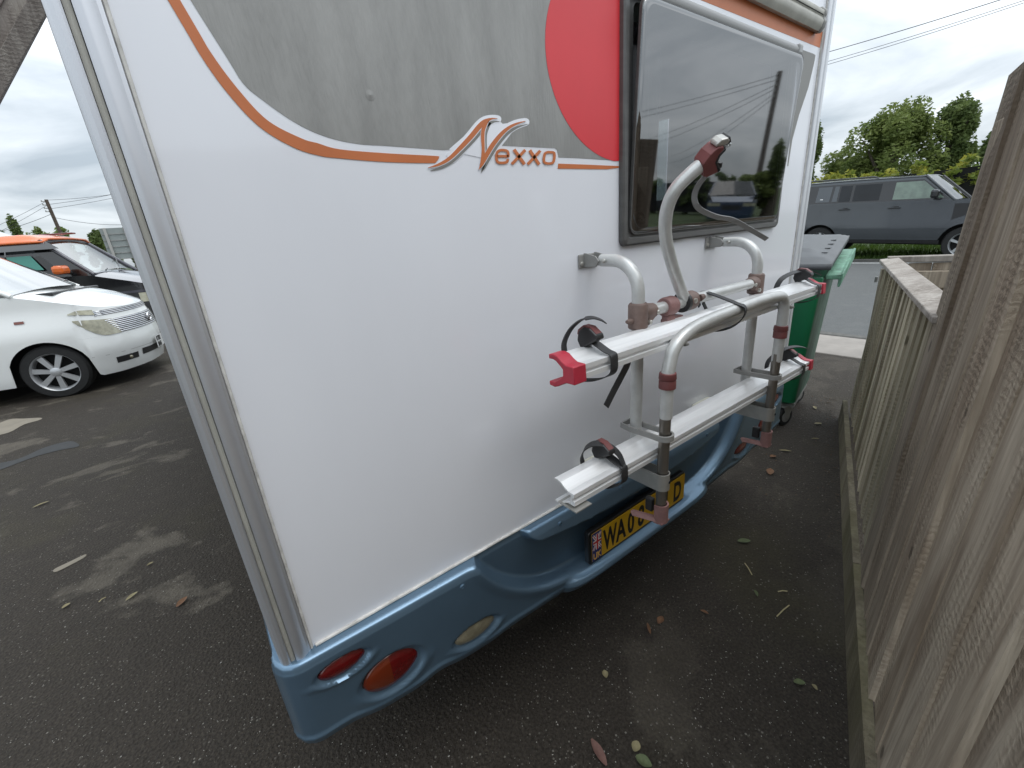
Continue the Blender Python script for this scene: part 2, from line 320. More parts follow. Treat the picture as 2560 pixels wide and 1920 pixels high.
# ------------------------------------------------------------------ fence beside the bay
FA = Vector((3.514, .059, 0)); FD = Vector((-.951, -.309, 0)); FN = Vector((.309, -.951, 0)); FU = Vector((.05, -.03, 1))
def FP(s, o, h): return FA + FD * s + FN * o + FU * h
def wood(name, a, b, c, moss=0):
    m = bpy.data.materials.new(name); m.use_nodes = True; t = m.node_tree; L = t.links.new; bs = t.nodes['Principled BSDF']; bs.inputs['Roughness'].default_value = .85; bs.inputs['Specular IOR Level'].default_value = .25
    tc = t.nodes.new('ShaderNodeTexCoord'); oi = t.nodes.new('ShaderNodeObjectInfo')
    va = t.nodes.new('ShaderNodeVectorMath'); va.operation = 'ADD'; L(tc.outputs['Object'], va.inputs[0])
    cv = t.nodes.new('ShaderNodeVectorMath'); cv.operation = 'SCALE'; cv.inputs[0].default_value = (3, 5, 17); L(oi.outputs['Random'], cv.inputs['Scale']); L(cv.outputs[0], va.inputs[1])
    def nz(sc, det, mp, dist=0, ro=.6):
        q = t.nodes.new('ShaderNodeMapping'); q.inputs['Scale'].default_value = mp; L(va.outputs[0], q.inputs[0])
        n = t.nodes.new('ShaderNodeTexNoise'); n.inputs['Scale'].default_value = sc; n.inputs['Detail'].default_value = det; n.inputs['Distortion'].default_value = dist; n.inputs['Roughness'].default_value = ro; L(q.outputs[0], n.inputs['Vector']); return n.outputs['Fac']
    def rp(src, p0, c0, p1, c1):
        r = t.nodes.new('ShaderNodeValToRGB'); e = r.color_ramp.elements; e[0].position = p0; e[0].color = (*c0, 1); e[1].position = p1; e[1].color = (*c1, 1); L(src, r.inputs[0]); return r.outputs[0]
    def mix(f, x, y):
        q = t.nodes.new('ShaderNodeMixRGB'); L(f, q.inputs[0]); L(x, q.inputs[1]); L(y, q.inputs[2]); return q.outputs[0]
    g = nz(7.5, 7, (1, 1, .10), .9)                         # long weather streaks
    c1 = rp(g, .33, b, .66, a)
    f = nz(60, 4, (1, 1, .05), .3)                         # fine grain
    c2 = mix(rp(f, .38, (.38, .38, .38), .60, (0, 0, 0)), c1, rp(g, 0, c, 1, c))
    w = t.nodes.new('ShaderNodeTexWave'); w.wave_type = 'BANDS'; w.bands_direction = 'Z'; w.inputs['Scale'].default_value = 17; w.inputs['Distortion'].default_value = 9; w.inputs['Detail'].default_value = 4; w.inputs['Detail Scale'].default_value = 2.5; w.inputs['Detail Roughness'].default_value = .7
    L(va.outputs[0], w.inputs['Vector'])                   # band-saw marks
    sawmask = rp(nz(6, 3, (1, 1, .35)), .47, (0, 0, 0), .62, (.8, .8, .8))
    dk = t.nodes.new('ShaderNodeMixRGB'); dk.blend_type = 'MULTIPLY'; L(sawmask, dk.inputs[0]); L(c2, dk.inputs[1]); L(rp(w.outputs['Fac'], .2, (.72, .7, .68), .8, (1.1, 1.1, 1.1)), dk.inputs[2])
    c3 = dk.outputs[0]
    vo = t.nodes.new('ShaderNodeTexVoronoi'); vo.inputs['Scale'].default_value = 5.5; q = t.nodes.new('ShaderNodeMapping'); q.inputs['Scale'].default_value = (1, 1, .6); L(va.outputs[0], q.inputs[0]); L(q.outputs[0], vo.inputs['Vector'])
    c3 = mix(rp(vo.outputs['Distance'], .05, (.7, .7, .7), .085, (0, 0, 0)), c3, rp(g, 0, tuple(x * .45 for x in c), 1, tuple(x * .5 for x in c)))   # knots
    if moss:
        c3 = mix(rp(nz(3, 6, (1, 1, .5)), .45, (0, 0, 0), .7, (moss, moss, moss)), c3, rp(g, 0, (.16, .155, .06), 1, (.2, .19, .09)))
    tn = t.nodes.new('ShaderNodeMapRange'); tn.inputs['To Min'].default_value = .66; tn.inputs['To Max'].default_value = 1.12; L(oi.outputs['Random'], tn.inputs['Value'])
    sc = t.nodes.new('ShaderNodeVectorMath'); sc.operation = 'SCALE'; L(c3, sc.inputs[0]); L(tn.outputs[0], sc.inputs['Scale']); L(sc.outputs[0], bs.inputs['Base Color'])
    ad = t.nodes.new('ShaderNodeMath'); ad.operation = 'MULTIPLY_ADD'; L(f, ad.inputs[0]); ad.inputs[1].default_value = 1.3
    wm = t.nodes.new('ShaderNodeMath'); wm.operation = 'MULTIPLY'; L(w.outputs['Fac'], wm.inputs[0]); L(sawmask, wm.inputs[1]); L(wm.outputs[0], ad.inputs[2])
    bp = t.nodes.new('ShaderNodeBump'); bp.inputs['Strength'].default_value = .45; bp.inputs['Distance'].default_value = .006; L(ad.outputs[0], bp.inputs['Height']); L(bp.outputs[0], bs.inputs['Normal'])
    return m
M['board'] = wood('weathered_fence_board', (.565, .485, .385), (.27, .208, .152), (.13, .098, .074), .05)
M['board_green'] = wood('mossy_fence_board', (.58, .52, .40), (.27, .23, .16), (.15, .125, .085), .3)
M['cap'] = wood('pale_capping_rail', (.50, .455, .41), (.28, .245, .215), (.2, .175, .15), 0)
M['gravelb'] = wood('damp_gravel_board', (.23, .20, .145), (.11, .093, .065), (.07, .06, .045), .4)

def board_run(parent, s0, s1, h0, h1, off, mat_, pitch=.112, flip=False, topfn=None):
    n = max(1, round((s1 - s0) / pitch)); p = (s1 - s0) / n
    for i in range(n):
        a, b = s0 + i * p - .006, s0 + (i + 1) * p + .012
        jit = random.uniform(-.004, .004); ht = (topfn(s0 + (i + .5) * p) if topfn else h1) + random.uniform(-.006, .006)
        t0, t1 = (.005, .0135) if not flip else (.007, .017)
        rr = [random.uniform(-.004, .004) for _ in range(6)]
        nz = 6; vs = []
        for k in range(nz + 1):
            h = h0 + (ht - h0) * k / nz; w = rr[k % 6] * .5
            for (s, t) in ((a, t0), (b, t1)):
                vs.append(FP(s + w, off + jit - t, h)); vs.append(FP(s + w, off + jit + .004, h))
        fs = [(0, 1, 3, 2), (nz * 4, nz * 4 + 2, nz * 4 + 3, nz * 4 + 1)]
        for k in range(nz):
            o = k * 4; q = o + 4
            fs += [(o, o + 2, q + 2, q), (o + 1, q + 1, q + 3, o + 3), (o, q, q + 1, o + 1), (o + 2, o + 3, q + 3, q + 2)]
        MB().add(vs, fs).build('board', mat_, parent, smooth=0)
low = thing('low_fence_panel', FP(.9, .05, 0), 'low mossy feather-edge timber fence panel with pale capping rail beside the wheelie bin', 'fence', 'fence panels beside the motorhome')
board_run(low, 0.02, 1.84, .15, 1.09, .05, M['board_green'])
MB().prism([FP(-.03, .012, 1.085), FP(-.03, .10, 1.085), FP(-.03, .10, 1.118), FP(-.03, .012, 1.106)], FD * 1.89).build('capping_rail', M['cap'], low, smooth=0, bevel=.004)
MB().box(FP(.9, .085, .55), (1.8, .04, .07), Matrix.Rotation(math.atan2(FD.y, FD.x), 3, 'Z')).build('backing_rail', M['board'], low, smooth=0)
MB().box(FP(0, .09, .5), (.075, .075, 1.1), Matrix.Rotation(math.atan2(FD.y, FD.x), 3, 'Z')).build('post', M['board'], low, smooth=0, bevel=.004)
MB().box(FP(-.03, .02, .98), (.03, .012, .035)).build('latch_keep', M['greyplastic'], low, smooth=0, bevel=.002)
tall = thing('tall_fence_panel', FP(3.2, .05, 0), 'tall grey-brown feather-edge timber fence panel close by at the right edge', 'fence', 'fence panels beside the motorhome')
board_run(tall, 1.815, 5.0, .15, 1.72, .032, M['board'],   .150, False, topfn=lambda s: 1.725 + .30 * min(.25, max(0, s - 1.85)) + 0.01)
for h in (.45, 1.35):
    MB().box(FP(3.4, .075, h), (3.1, .04, .07), Matrix.Rotation(math.atan2(FD.y, FD.x), 3, 'Z')).build('backing_rail', M['board'], tall, smooth=0)
MB().box(FP(1.86, .10, .8), (.09, .09, 1.66), Matrix.Rotation(math.atan2(FD.y, FD.x), 3, 'Z')).build('post', M['board'], tall, smooth=0, bevel=.004)
for s0, s1, par in ((.02, 1.84, low), (1.845, 5.0, tall)):
    n = 40; vs = []
    for k in range(n + 1):
        s = s0 + (s1 - s0) * k / n; w = .006 * noise.noise(Vector((s * 6, 1, 0))) + .004 * noise.noise(Vector((s * 25, 4, 0)))
        vs += [FA + FD * s + Vector((0, 0, 0)) + FN * 0, FP(s, 0, .15 + w), FP(s, .024, .153 + w), FA + FD * s + FN * .024]
    fs = [(k * 4 + j, k * 4 + j + 1, k * 4 + j + 5, k * 4 + j + 4) for k in range(n) for j in range(3)] + [(0, 1, 2, 3), (n * 4 + 3, n * 4 + 2, n * 4 + 1, n * 4)]
    MB().add(vs, fs).build('gravel_board', M['gravelb'], par, smooth=30)
# the short front fence that closes the neighbouring plot towards the road
ff = thing('front_fence', FP(.02, 1.0, 0), 'low timber front fence with top rail behind the capped fence panel', 'fence')
RY = Matrix.Rotation(math.atan2(FN.y, FN.x), 3, 'Z')
MB().box(FP(-.02, 1.2, 1.105), (2.3, .07, .035), RY).build('top_rail', M['cap'], ff, smooth=0, bevel=.004)
MB().box(FP(.02, 1.2, .985), (2.3, .045, .10), RY).build('backing_rail', M['board'], ff, smooth=0, bevel=.003)
MB().box(FP(.02, 1.2, .35), (2.3, .045, .09), RY).build('backing_rail', M['board'], ff, smooth=0, bevel=.003)
MB().box(FP(.0, .75, .5), (.08, .08, 1.05), RY).build('post', M['board'], ff, smooth=0, bevel=.003)
for i in range(20):
    MB().box(FP(-.03, .12 + i * .112, .56), (.106, .018, 1.04), RY @ Matrix.Rotation(.06, 3, 'Z')).build('board', M['board'], ff, smooth=0)

# ------------------------------------------------------------------ motorhome
mh = thing('motorhome', (1.085, 0, 0), 'white motorhome seen from behind with silver, orange and red graphics and blue bumper', 'motorhome')
XC = 1.095
z_top = 2.95
# rear wall with the window opening and shell
wx0, wx1, wz0, wz1 = 1.035, 1.94, 1.425, 1.975
b = MB()
def quad(x0, x1, z0, z1, y=0.0): b.add([(x0, y, z0), (x1, y, z0), (x1, y, z1), (x0, y, z1)], [(0, 1, 2, 3)])
quad(-.03, wx0, .62, z_top); quad(wx1, 2.215, .62, z_top); quad(wx0, wx1, .62, wz0); quad(wx0, wx1, wz1, z_top)
b.build('rear_panel', M['white'], mh, smooth=0)
b = MB(); b.add([(-.0532, .078, .5), (-.0532, 5.6, .5), (-.0532, 5.6, z_top), (-.0532, .078, z_top)], [(0, 1, 2, 3)]); b.build('side_wall', M['white'], mh, smooth=0)
b = MB(); sx = 2.255
for y0, y1, z0, z1 in ((.06, .70, .5, z_top), (1.5, 5.6, .5, z_top), (.70, 1.5, .5, 1.56), (.70, 1.5, 1.955, z_top)):
    b.add([(sx, y0, z0), (sx, y1, z0), (sx, y1, z1), (sx, y0, z1)], [(0, 1, 2, 3)])
b.build('side_wall', M['white'], mh, smooth=0)
MB().box((2.24, 1.1, 1.757), (.012, .8, .395)).build('side_window_pane', M['clearglass'], mh, smooth=0)
MB().box((1.085, 2.83, z_top), (2.3, 5.6, .05)).build('roof', M['white'], mh, smooth=0)
MB().box((1.085, 2.83, .50), (2.28, 5.5, .05)).build('floor_pan', M['dark'], mh, smooth=0)
MB().box((1.085, 5.65, 1.7), (2.33, .05, 2.45)).build('front_wall', M['white'], mh, smooth=0)
MB().box((1.085, 2.6, 1.7), (2.2, .03, 2.3)).build('partition', M['interior'], mh, smooth=0)
MB().box((.95, .4, 1.2), (1.8, .6, .08)).build('rear_bunk', M['interior_light'], mh, smooth=0, bevel=.02)
MB().box((.015, 1.4, 1.75), (.02, 2.4, 2.3)).build('inner_lining', M['interior'], mh, smooth=0)
MB().box((1.085, 1.4, 2.5), (2.2, 2.4, .02)).build('ceiling_lining', M['interior'], mh, smooth=0)
# curtains inside
cv = MB()
cv.grid(lambda u, v: (1.085 + .24 * u, .115 + .018 * math.sin(u * 34) + .01 * math.sin(u * 11 + 2), 1.38 + .55 * v), 60, 2)
cv.build('curtain', M['curtain'], mh, smooth=60, thick=.003)
MB().box((1.29, .20, 1.50), (.12, .02, .34)).build('cupboard_edge', M['interior'], mh, smooth=0, bevel=.008)
# wheels under the tail
for sx_ in (-.0, 2.17):
    w = MB(); w.lathe((sx_, 1.75, .34), (1, 0, 0), [(.2, -.1), (.31, -.1), (.34, -.07), (.34, .07), (.31, .1), (.2, .1)], 28); wh = w.build('wheel', M['tyre'], mh, smooth=35)
    r_ = MB(); r_.lathe((sx_, 1.75, .34), (1, 0, 0), [(.06, -.085), (.19, -.09), (.2, -.06), (.2, .06), (.19, .09), (.06, .085)], 24); r_.build('rim', M['alloy'], wh, smooth=35)
MB().tube([(.0, 1.75, .34), (2.17, 1.75, .34)], .05).build('axle', M['dark'], mh)
MB().tube([(.25, .45, .40), (.25, 5.0, .40)], .04, 8).build('chassis_rail', M['dark'], mh)
MB().tube([(1.92, .45, .40), (1.92, 5.0, .40)], .04, 8).build('chassis_rail', M['dark'], mh)

# corner trims: extruded profiles
def trim(prof, z0, z1, name, m, mirror=False, tilt=0.0):
    t = MB(); n = len(prof)
    def px(x): return 2 * XC - x if mirror else x
    vs = [(px(x + tilt * (z - .65)), y, z) for z in (z0, z1) for x, y in prof]
    t.add(vs, [(i, i + 1, i + 1 + n, i + n) for i in range(n - 1)]); return t.build(name, m, mh, smooth=28)
profL = [(.010, .002), (.009, -.006), (.004, -.0075)] + [(.004 - .024 * k / 8, -.0075 - .009 * math.sin(math.pi * (.02 + .80 * k / 8))) for k in range(9)] + [(-.0205, -.004)]
profL2 = [(-.030, -.004), (-.0303, -.0105), (-.033, -.0125), (-.038, -.0120), (-.0435, -.0075), (-.0478, .004), (-.049, .02), (-.051, .05), (-.053, .08)]
tl = trim(profL, .60, z_top, 'corner_trim', M['alu_trim']); trim(profL2, .60, z_top, 'corner_trim', M['alu_trim'])
trim([(-.0205, -.003), (-.0215, -.0075), (-.0255, -.0095), (-.0295, -.0075), (-.030, -.003)], .60, z_top, 'insert_strip', M['insert'])
profR = [(2 * XC - x, y) for x, y in [(2.193, .002), (2.194, -.010), (2.199, -.013), (2.212, -.013), (2.216, -.004), (2.222, -.004), (2.226, -.014), (2.240, -.015), (2.250, -.008), (2.259, .01), (2.262, .07)]]
trim(profR, .66, z_top, 'corner_trim', M['alu_trim2'], True)
MB().tube([(.0125, -.002, .655), (.0125, -.002, z_top)], .0028, 6).build('sealant_bead', M['sealant'], mh)
MB().tube([(2.190, -.002, .655), (2.190, -.002, z_top)], .0028, 6).build('sealant_bead', M['sealant'], mh)

# graphics: thin vinyl sheets stuck on the rear panel, each a fraction of a millimetre proud of the one below
def vinyl(name, pts, y, m, parent=mh):
    poly = [(p.x, y, p.z) for p in pts]
    t = MB(); t.prism(poly, (0, .0004, 0)); return t.build(name, m, parent, smooth=0)
q1 = lambda L: [W(a / 2.4578, b / 2.4578) for a, b in L]
q3 = lambda L: [W(850 + a / 1.7696, b / 1.7696) for a, b in L]
q4 = lambda L: [W(1050 + a / 5.53, 270 + b / 5.53) for a, b in L]
q8 = lambda L: [W(1540 + a / 3.95, b / 3.95) for a, b in L]
def up(a, b, dz):                                   # carry a line on upwards past the frame
    d = (a - b); return a + d * (dz / d.z)
g1 = q1([(1170, 0), (1400, 365), (1500, 520), (1620, 620), (1760, 720), (1900, 800), (2050, 855), (2212, 886)])
g3 = q3([(200, 645), (460, 664)])
edge = spline([up(g1[0], g1[1], .35)] + g1 + g3, 6)
g4 = q4([(1130, 520), (1500, 538), (1860, 556), (1890, 580), (1905, 640), (1912, 682), (2212, 694)]) + [Vector((1.005, 0, W(1545, 402).z))]
field = edge + g4 + [Vector((1.005, 0, 2.3)), Vector((edge[0].x, 0, 2.3))]
vinyl('silver_graphic', field, -.0006, M['silver_field'])
lo = q1([(1030, 0), (1250, 370), (1420, 600), (1600, 785), (1800, 905), (1960, 957)]) + q3([(0, 701), (200, 717), (400, 722), (425, 716), (438, 698)])
hi = q1([(1105, 0), (1300, 330), (1480, 570), (1650, 745), (1850, 850), (1950, 880)]) + q3([(0, 661), (200, 678), (420, 690), (436, 693)])
lo = spline([up(lo[0], lo[1], .35)] + lo, 6); hi = spline([up(hi[0], hi[1], .35)] + hi, 6)
vinyl('orange_stripe', lo + hi[::-1], -.0010, M['orange'])
vinyl('orange_stripe', q3([(965, 724), (1100, 729), (1236, 735), (1236, 742), (1180, 749), (1100, 748), (962, 746)]), -.0010, M['orange'])
def stroke(name, pts, ws, y, m, dx=0, dy=0, grow=0, n=6):
    c = spline([Vector((a + dx, b + dy, w)) for (a, b), w in zip(pts, ws)], n); l_, r_ = [], []
    for i, p in enumerate(c):
        t = c[min(len(c) - 1, i + 1)] - c[max(0, i - 1)]; t.z = 0; t.normalize(); w = max(2, p.z) / 2 + grow
        l_.append((p.x - t.y * w, p.y + t.x * w)); r_.append((p.x + t.y * w, p.y - t.x * w))
    cap = []
    if grow:
        e = c[-1]; d = c[-1] - c[-2]; a0 = math.atan2(d.y, d.x)
        cap = [(e.x + grow * math.cos(a0 + k), e.y + grow * math.sin(a0 + k)) for k in (1.1, .6, 0, -.6, -1.1)]
    return vinyl(name, q4(l_ + cap + r_[::-1]), y, m)
S1 = ([(105, 828), (250, 785), (400, 700), (560, 545), (700, 395), (810, 262), (890, 190), (980, 152), (1062, 148)], [6, 36, 50, 62, 68, 70, 62, 26, 6])
S2 = ([(935, 165), (893, 240), (864, 320), (860, 430), (866, 560), (860, 680), (836, 780), (806, 855)], [26, 44, 50, 48, 42, 46, 28, 5])
S3 = ([(822, 835), (850, 775), (905, 665), (985, 530), (1075, 410), (1170, 312), (1270, 245), (1360, 208), (1450, 186)], [6, 44, 60, 62, 58, 48, 36, 22, 6])
for pts, ws in (S1, S3): stroke('white_graphic', pts[2:], ws[2:], -.0010, M['white'], 8, 8, 52)
vinyl('white_graphic', q4([(400, 570), (850, 180), (1060, 150), (1140, 220), (1480, 180), (1300, 300), (1130, 520), (1130, 600), (900, 700), (430, 600)]), -.00085, M['white'])
for pts, ws in (S1, S2, S3): stroke('grey_lettering', pts, ws, -.0014, M['decal_grey'], 34, 40)
for pts, ws in (S1, S2, S3): stroke('white_lettering_edge', pts, [w + 14 for w in ws], -.0018, M['white'], 3, 4)
lt = None
for k, (pts, ws) in enumerate((S1, S2, S3)): stroke('orange_lettering', pts, ws, -.0022 - k * .0002, M['orange'])
def line(pts, w=36, n=5): stroke('orange_lettering', pts, [w] * len(pts), -.0022, M['orange'], n=n)
line([(1060, 668), (1215, 668)])
line([(1212, 682), (1212, 625), (1195, 597), (1150, 585), (1105, 587), (1068, 605), (1052, 645), (1050, 695), (1060, 738), (1090, 758), (1150, 758), (1192, 748), (1210, 706)])
line([(1293, 575), (1437, 780)], 44, 1); line([(1448, 582), (1262, 778)], 40, 1)
line([(1510, 586), (1640, 784)], 44, 1); line([(1655, 592), (1482, 780)], 40, 1)
line([(1780, 612), (1838, 618), (1852, 650), (1846, 715), (1830, 755), (1785, 768), (1730, 762), (1706, 735), (1708, 680), (1722, 630), (1760, 612), (1780, 612)], 34)
# red disc, cut off by the window frame
dc, dr = Vector((1.012, 0, 1.826)), .254
vz = [Vector((dc.x + dr * math.cos(a), 0, dc.z + dr * .86 * math.sin(a))) for a in [rad(92 + k * 4) for k in range(45)]]
vinyl('red_disc_graphic', [Vector((1.004, 0, vz[0].z))] + vz[1:-1] + [Vector((1.004, 0, vz[-1].z + .002))], -.0012, M['red'])
vinyl('silver_graphic', q8([(1836, 490), (1950, 532), (1968, 545), (1960, 600), (1900, 860), (1805, 1140), (1740, 1380), (1700, 1640), (1690, 1640), (1780, 900), (1790, 600)]), -.0006, M['decal_grey'])
ob0, ob1 = W(1900, 59.7), W(2049, 119.5); ot0, ot1 = W(1900, 5.4), W(2056, 80)
def ext(a, b, x): d = b - a; return a + d * ((x - a.x) / d.x)
vinyl('orange_band', [ob1, ext(ob0, ob1, 1.5), ext(ob0, ob1, .95), ext(ot0, ot1, .95) + Vector((0, 0, .0)), ext(ot0, ot1, 1.5), ot1], -.0006, M['orange'])
# gutter rail above
gz = 2.088
gr = MB(); pr = [(0, 0), (-.018, -.004), (-.027, .008), (-.032, .024), (-.026, .036), (-.030, .043), (-.030, .055), (-.018, .066), (0, .07)]
gr.prism([(-.02, y, gz - .02 + z) for y, z in pr], (2.125, 0, 0)); gr.build('gutter_rail', M['insert'], mh, smooth=50)
MB().tube([(0, -.028, gz + .022), (2.1, -.028, gz + .022)], .0022, 6).build('gutter_seam', M['black'], mh)
MB().prism([(2.105, y * 1.12, gz - .024 + z * 1.12) for y, z in pr], (.02, 0, 0)).build('gutter_end_cap', M['greyplastic'], mh, smooth=50, bevel=.004)

# window: frame, hinge rail and bulged smoked pane
def rrect(x0, x1, z0, z1, r, y, n=5):
    out = []
    for cx, cz, a0 in ((x1 - r, z1 - r, 0), (x0 + r, z1 - r, 90), (x0 + r, z0 + r, 180), (x1 - r, z0 + r, 270)):
        for k in range(n + 1): a = rad(a0 + 90 * k / n); out.append(Vector((cx + r * math.cos(a), y, cz + r * math.sin(a))))
    return out
def loops(mb, Ls, mi=0, close=False):
    n = len(Ls[0]); mb.add([p for L in Ls for p in L], [(i * n + k, i * n + (k + 1) % n, (i + 1) * n + (k + 1) % n, (i + 1) * n + k) for i in range(len(Ls) - 1) for k in range(n)] + ([list(range((len(Ls) - 1) * n, len(Ls) * n))] if close else []), mi)
f0 = MB(); a0, a1, c0, c1 = 1.004, 1.972, 1.390, 1.990
loops(f0, [rrect(a0, a1, c0, c1, .02, -.0015), rrect(a0 + .001, a1 - .001, c0 + .001, c1 - .001, .02, -.012), rrect(a0 + .006, a1 - .006, c0 + .006, c1 - .006, .018, -.016), rrect(a0 + .020, a1 - .016, c0 + .020, c1 - .018, .016, -.0155), rrect(a0 + .024, a1 - .019, c0 + .024, c1 - .022, .016, -.007), rrect(a0 + .045, a1 - .03, c0 + .045, c1 - .03, .016, -.007), rrect(a0 + .05, a1 - .034, c0 + .05, c1 - .034, .016, .06)])
wf = f0.build('window_frame', M['dark_plastic'], mh, smooth=35)
MB().prism([(a0 + .02, y, z) for y, z in [(-.015, 1.968), (-.030, 1.971), (-.034, 1.980), (-.030, 1.990), (-.012, 1.993)]], (.90, 0, 0)).build('hinge_rail', M['frame_light'], wf, smooth=50)
MB().box((1.938, -.022, 1.980), (.03, .03, .032)).build('hinge_end', M['frame_light'], wf, smooth=0, bevel=.006)
TL_ = 0.055                                        # the top-hung pane stands out a little more at the top
def py_(d, z): return d - TL_ * (z - 1.40)
def lp(i0, i1, i2, i3, r, d): return [Vector((p.x, py_(d, p.z), p.z)) for p in rrect(a0 + i0, a1 - i1, c0 + i2, c1 - i3, r, 0, 6)]
pn = MB()
loops(pn, [lp(.034, .018, .030, .028, .03, -.008), lp(.036, .019, .032, .03, .03, -.012), lp(.041, .023, .037, .035, .03, -.0145), lp(.050, .030, .046, .044, .03, -.0155)], 0, True)
po = pn.build('window_pane', M['pane'], wf, smooth=50)
max(po.data.polygons, key=lambda p: p.area).use_smooth = False        # the sheet itself is flat
rim = MB(); loops(rim, [lp(.033, .017, .029, .027, .03, -.004), lp(.033, .017, .029, .027, .03, -.012), lp(.060, .036, .056, .054, .03, -.012)])
rim.build('pane_rim', M['dark_plastic'], wf, smooth=40)
MB().tube([(1.10, .05, 1.475), (1.16, .06, 1.482), (1.185, .06, 1.475), (1.19, .055, 1.46)], .007, 8).build('window_catch', M['black'], wf)
for (px, py, r) in [(925, 238, .005)]:
    p = W(px, py); q = MB(); q.lathe((p.x, -.0009, p.z), (0, -1, 0), [(r * 1.7, 0), (r * 1.2, .0002), (r * .6, .0006), (r * .25, .0009), (.0004, .001)], 16); q.build('panel_dent', M['silver_field'], mh, smooth=60)

# bumper as a sculpted skin
def smooth_table(tab, n=10):
    return [(p.x, p.y) for p in spline([Vector((a, b_, 0)) for a, b_ in tab], n)]
ZB = smooth_table([(-.2, .388), (0, .388), (.2, .389), (.4, .394), (.6, .402), (.8, .415), (1.0, .435), (1.12, .440), (1.25, .440)])
def zb(u):
    a = abs(u); return interp(ZB, a) - .016 * math.exp(-((a - .942) / .085) ** 4) - .010 * math.exp(-((a - .715) / .085) ** 4)
ZR = smooth_table([(-.2, .412), (0, .412), (.2, .412), (.32, .414), (.42, .428), (.50, .455), (.58, .505), (.64, .565), (.69, .64), (.73, .72)])
lamps = [(-1.038, .592, .054, .026), (-.942, .494, .072, .050), (-.715, .450, .066, .029), (1.038, .592, .054, .026), (.942, .494, .072, .050), (.715, .450, .066, .029)]
def disp(u, z):
    a = abs(u); d = .030 + .022 * (1 - (u / 1.17) ** 2) if a < 1.17 else .03
    sl = (interp(ZR, a + .01) - interp(ZR, a - .01)) / .02
    sd_ = (z - interp(ZR, a)) / math.sqrt(1 + sl * sl)
    m = ss(0, .026, sd_) * (1 - ss(.705, .72, a))
    d -= m * .042
    d += .005 * ss(-.030, -.004, sd_) * (1 - m) * (1 - ss(.69, .72, a))            # rolled edge of the scoop
    d += .0045 * math.exp(-((z - zb(u) - .007) / .006) ** 2)                          # rolled lower lip
    # hood over the plate
    hz = z - (.606 - .032 * max(0, 1 - (a / .5) ** 2)); rx = .52 - a; rr_ = .05
    q = min(rx, hz) if rx > rr_ or hz > rr_ else rr_ - math.hypot(rr_ - min(rx, rr_), rr_ - min(hz, rr_))
    d += ss(-.003, .016, q) * (.048 - .35 * max(0, z - .60))
    # rounded step under the plate
    k = abs(z - .402) / .016
    if a < .40: d += .030 * math.sqrt(max(0, 1 - k * k)) ** .8 * math.sqrt(max(0, 1 - (a / .40) ** 8)) if k < 1 else 0
    for lu, lz, la, lb in lamps:
        dx, dz = (u - lu), (z - lz); e_ = math.sqrt((dx / la) ** 2 + (dz / lb) ** 2)
        if e_ < 1.7:
            d -= .010 * (1 - ss(1.0, 1.16, e_))
            d += .0045 * (1 - ss(1.12, 1.62, e_)) * ss(.2, -.6, dz / lb)            # eyelid lip under each lamp
    return d
def plan(s):                                        # 0..1 along the bumper, left flank to right flank
    pts = PLAN; L = s * PL
    for i in range(len(pts) - 1):
        if L <= PS[i + 1] or i == len(pts) - 2:
            t = (L - PS[i]) / (PS[i + 1] - PS[i]); p = pts[i].lerp(pts[i + 1], min(1, t)); tg = pts[i + 1] - pts[i]; return p, Vector((tg.y, -tg.x, 0)).normalized()
cor = [Vector((-.011 - .045 * math.cos(a),   .045 - .045 * math.sin(a), 0)) for a in [rad(90 * k / 8) for k in range(9)]]
half = [Vector((-.056, .9, 0)), Vector((-.056, .3, 0))] + cor
PLAN = half + [Vector((2 * XC - p.x, p.y, 0)) for p in half[::-1]]
PS = [0]
for a_, b_ in zip(PLAN, PLAN[1:]): PS.append(PS[-1] + (b_ - a_).length)
PL = PS[-1]
NU, NV = 560, 72
sv = []                                             # spend most columns on the rear face
for k in range(NU + 1):
    t = k / NU; sv.append(t)
def lerp_s(t):
    e1 = .85 / PL                                   # flank share
    return t / .06 * e1 if t < .06 else (e1 + (t - .06) / .88 * (1 - 2 * e1) if t < .94 else 1 - e1 + (t - .94) / .06 * e1)
def bump_pt(i, j):
    p, n = plan(lerp_s(sv[i])); u = p.x - XC; zt, zz = .655, zb(u)
    nrm = n; front = max(0, -n.y)
    t = j / NV
    if t < .10:                                     # top shelf
        k = t / .10; d = disp(u, zt - .004) * front + .004 * (1 - front)
        out = -.006 + (d + .004) * k; z = zt - (.008 * max(0, (k - .72) / .28) ** 2)
        return Vector((p.x, p.y, z)) + nrm * out
    if t < .86:
        k = (t - .10) / .76; z = (zt - .010) + (zz - zt + .010) * k
        d = disp(u, z) * front + .004 * (1 - front)
        d -= .006 * math.exp(-((z - zt + .008) / .006) ** 2)
        return Vector((p.x, p.y, z)) + nrm * d
    k = (t - .86) / .14; d = disp(u, zz) * front + .004 * (1 - front); a = k * math.pi / 2
    return Vector((p.x, p.y, zz - .045 * math.sin(a))) + nrm * (d - .09 * (1 - math.cos(a)))
bm_ = MB(); bm_.grid(lambda u, v: bump_pt(round(u * NU), round(v * NV)), NU, NV)
bumper = bm_.build('rear_bumper', M['blue'], mh, smooth=75)
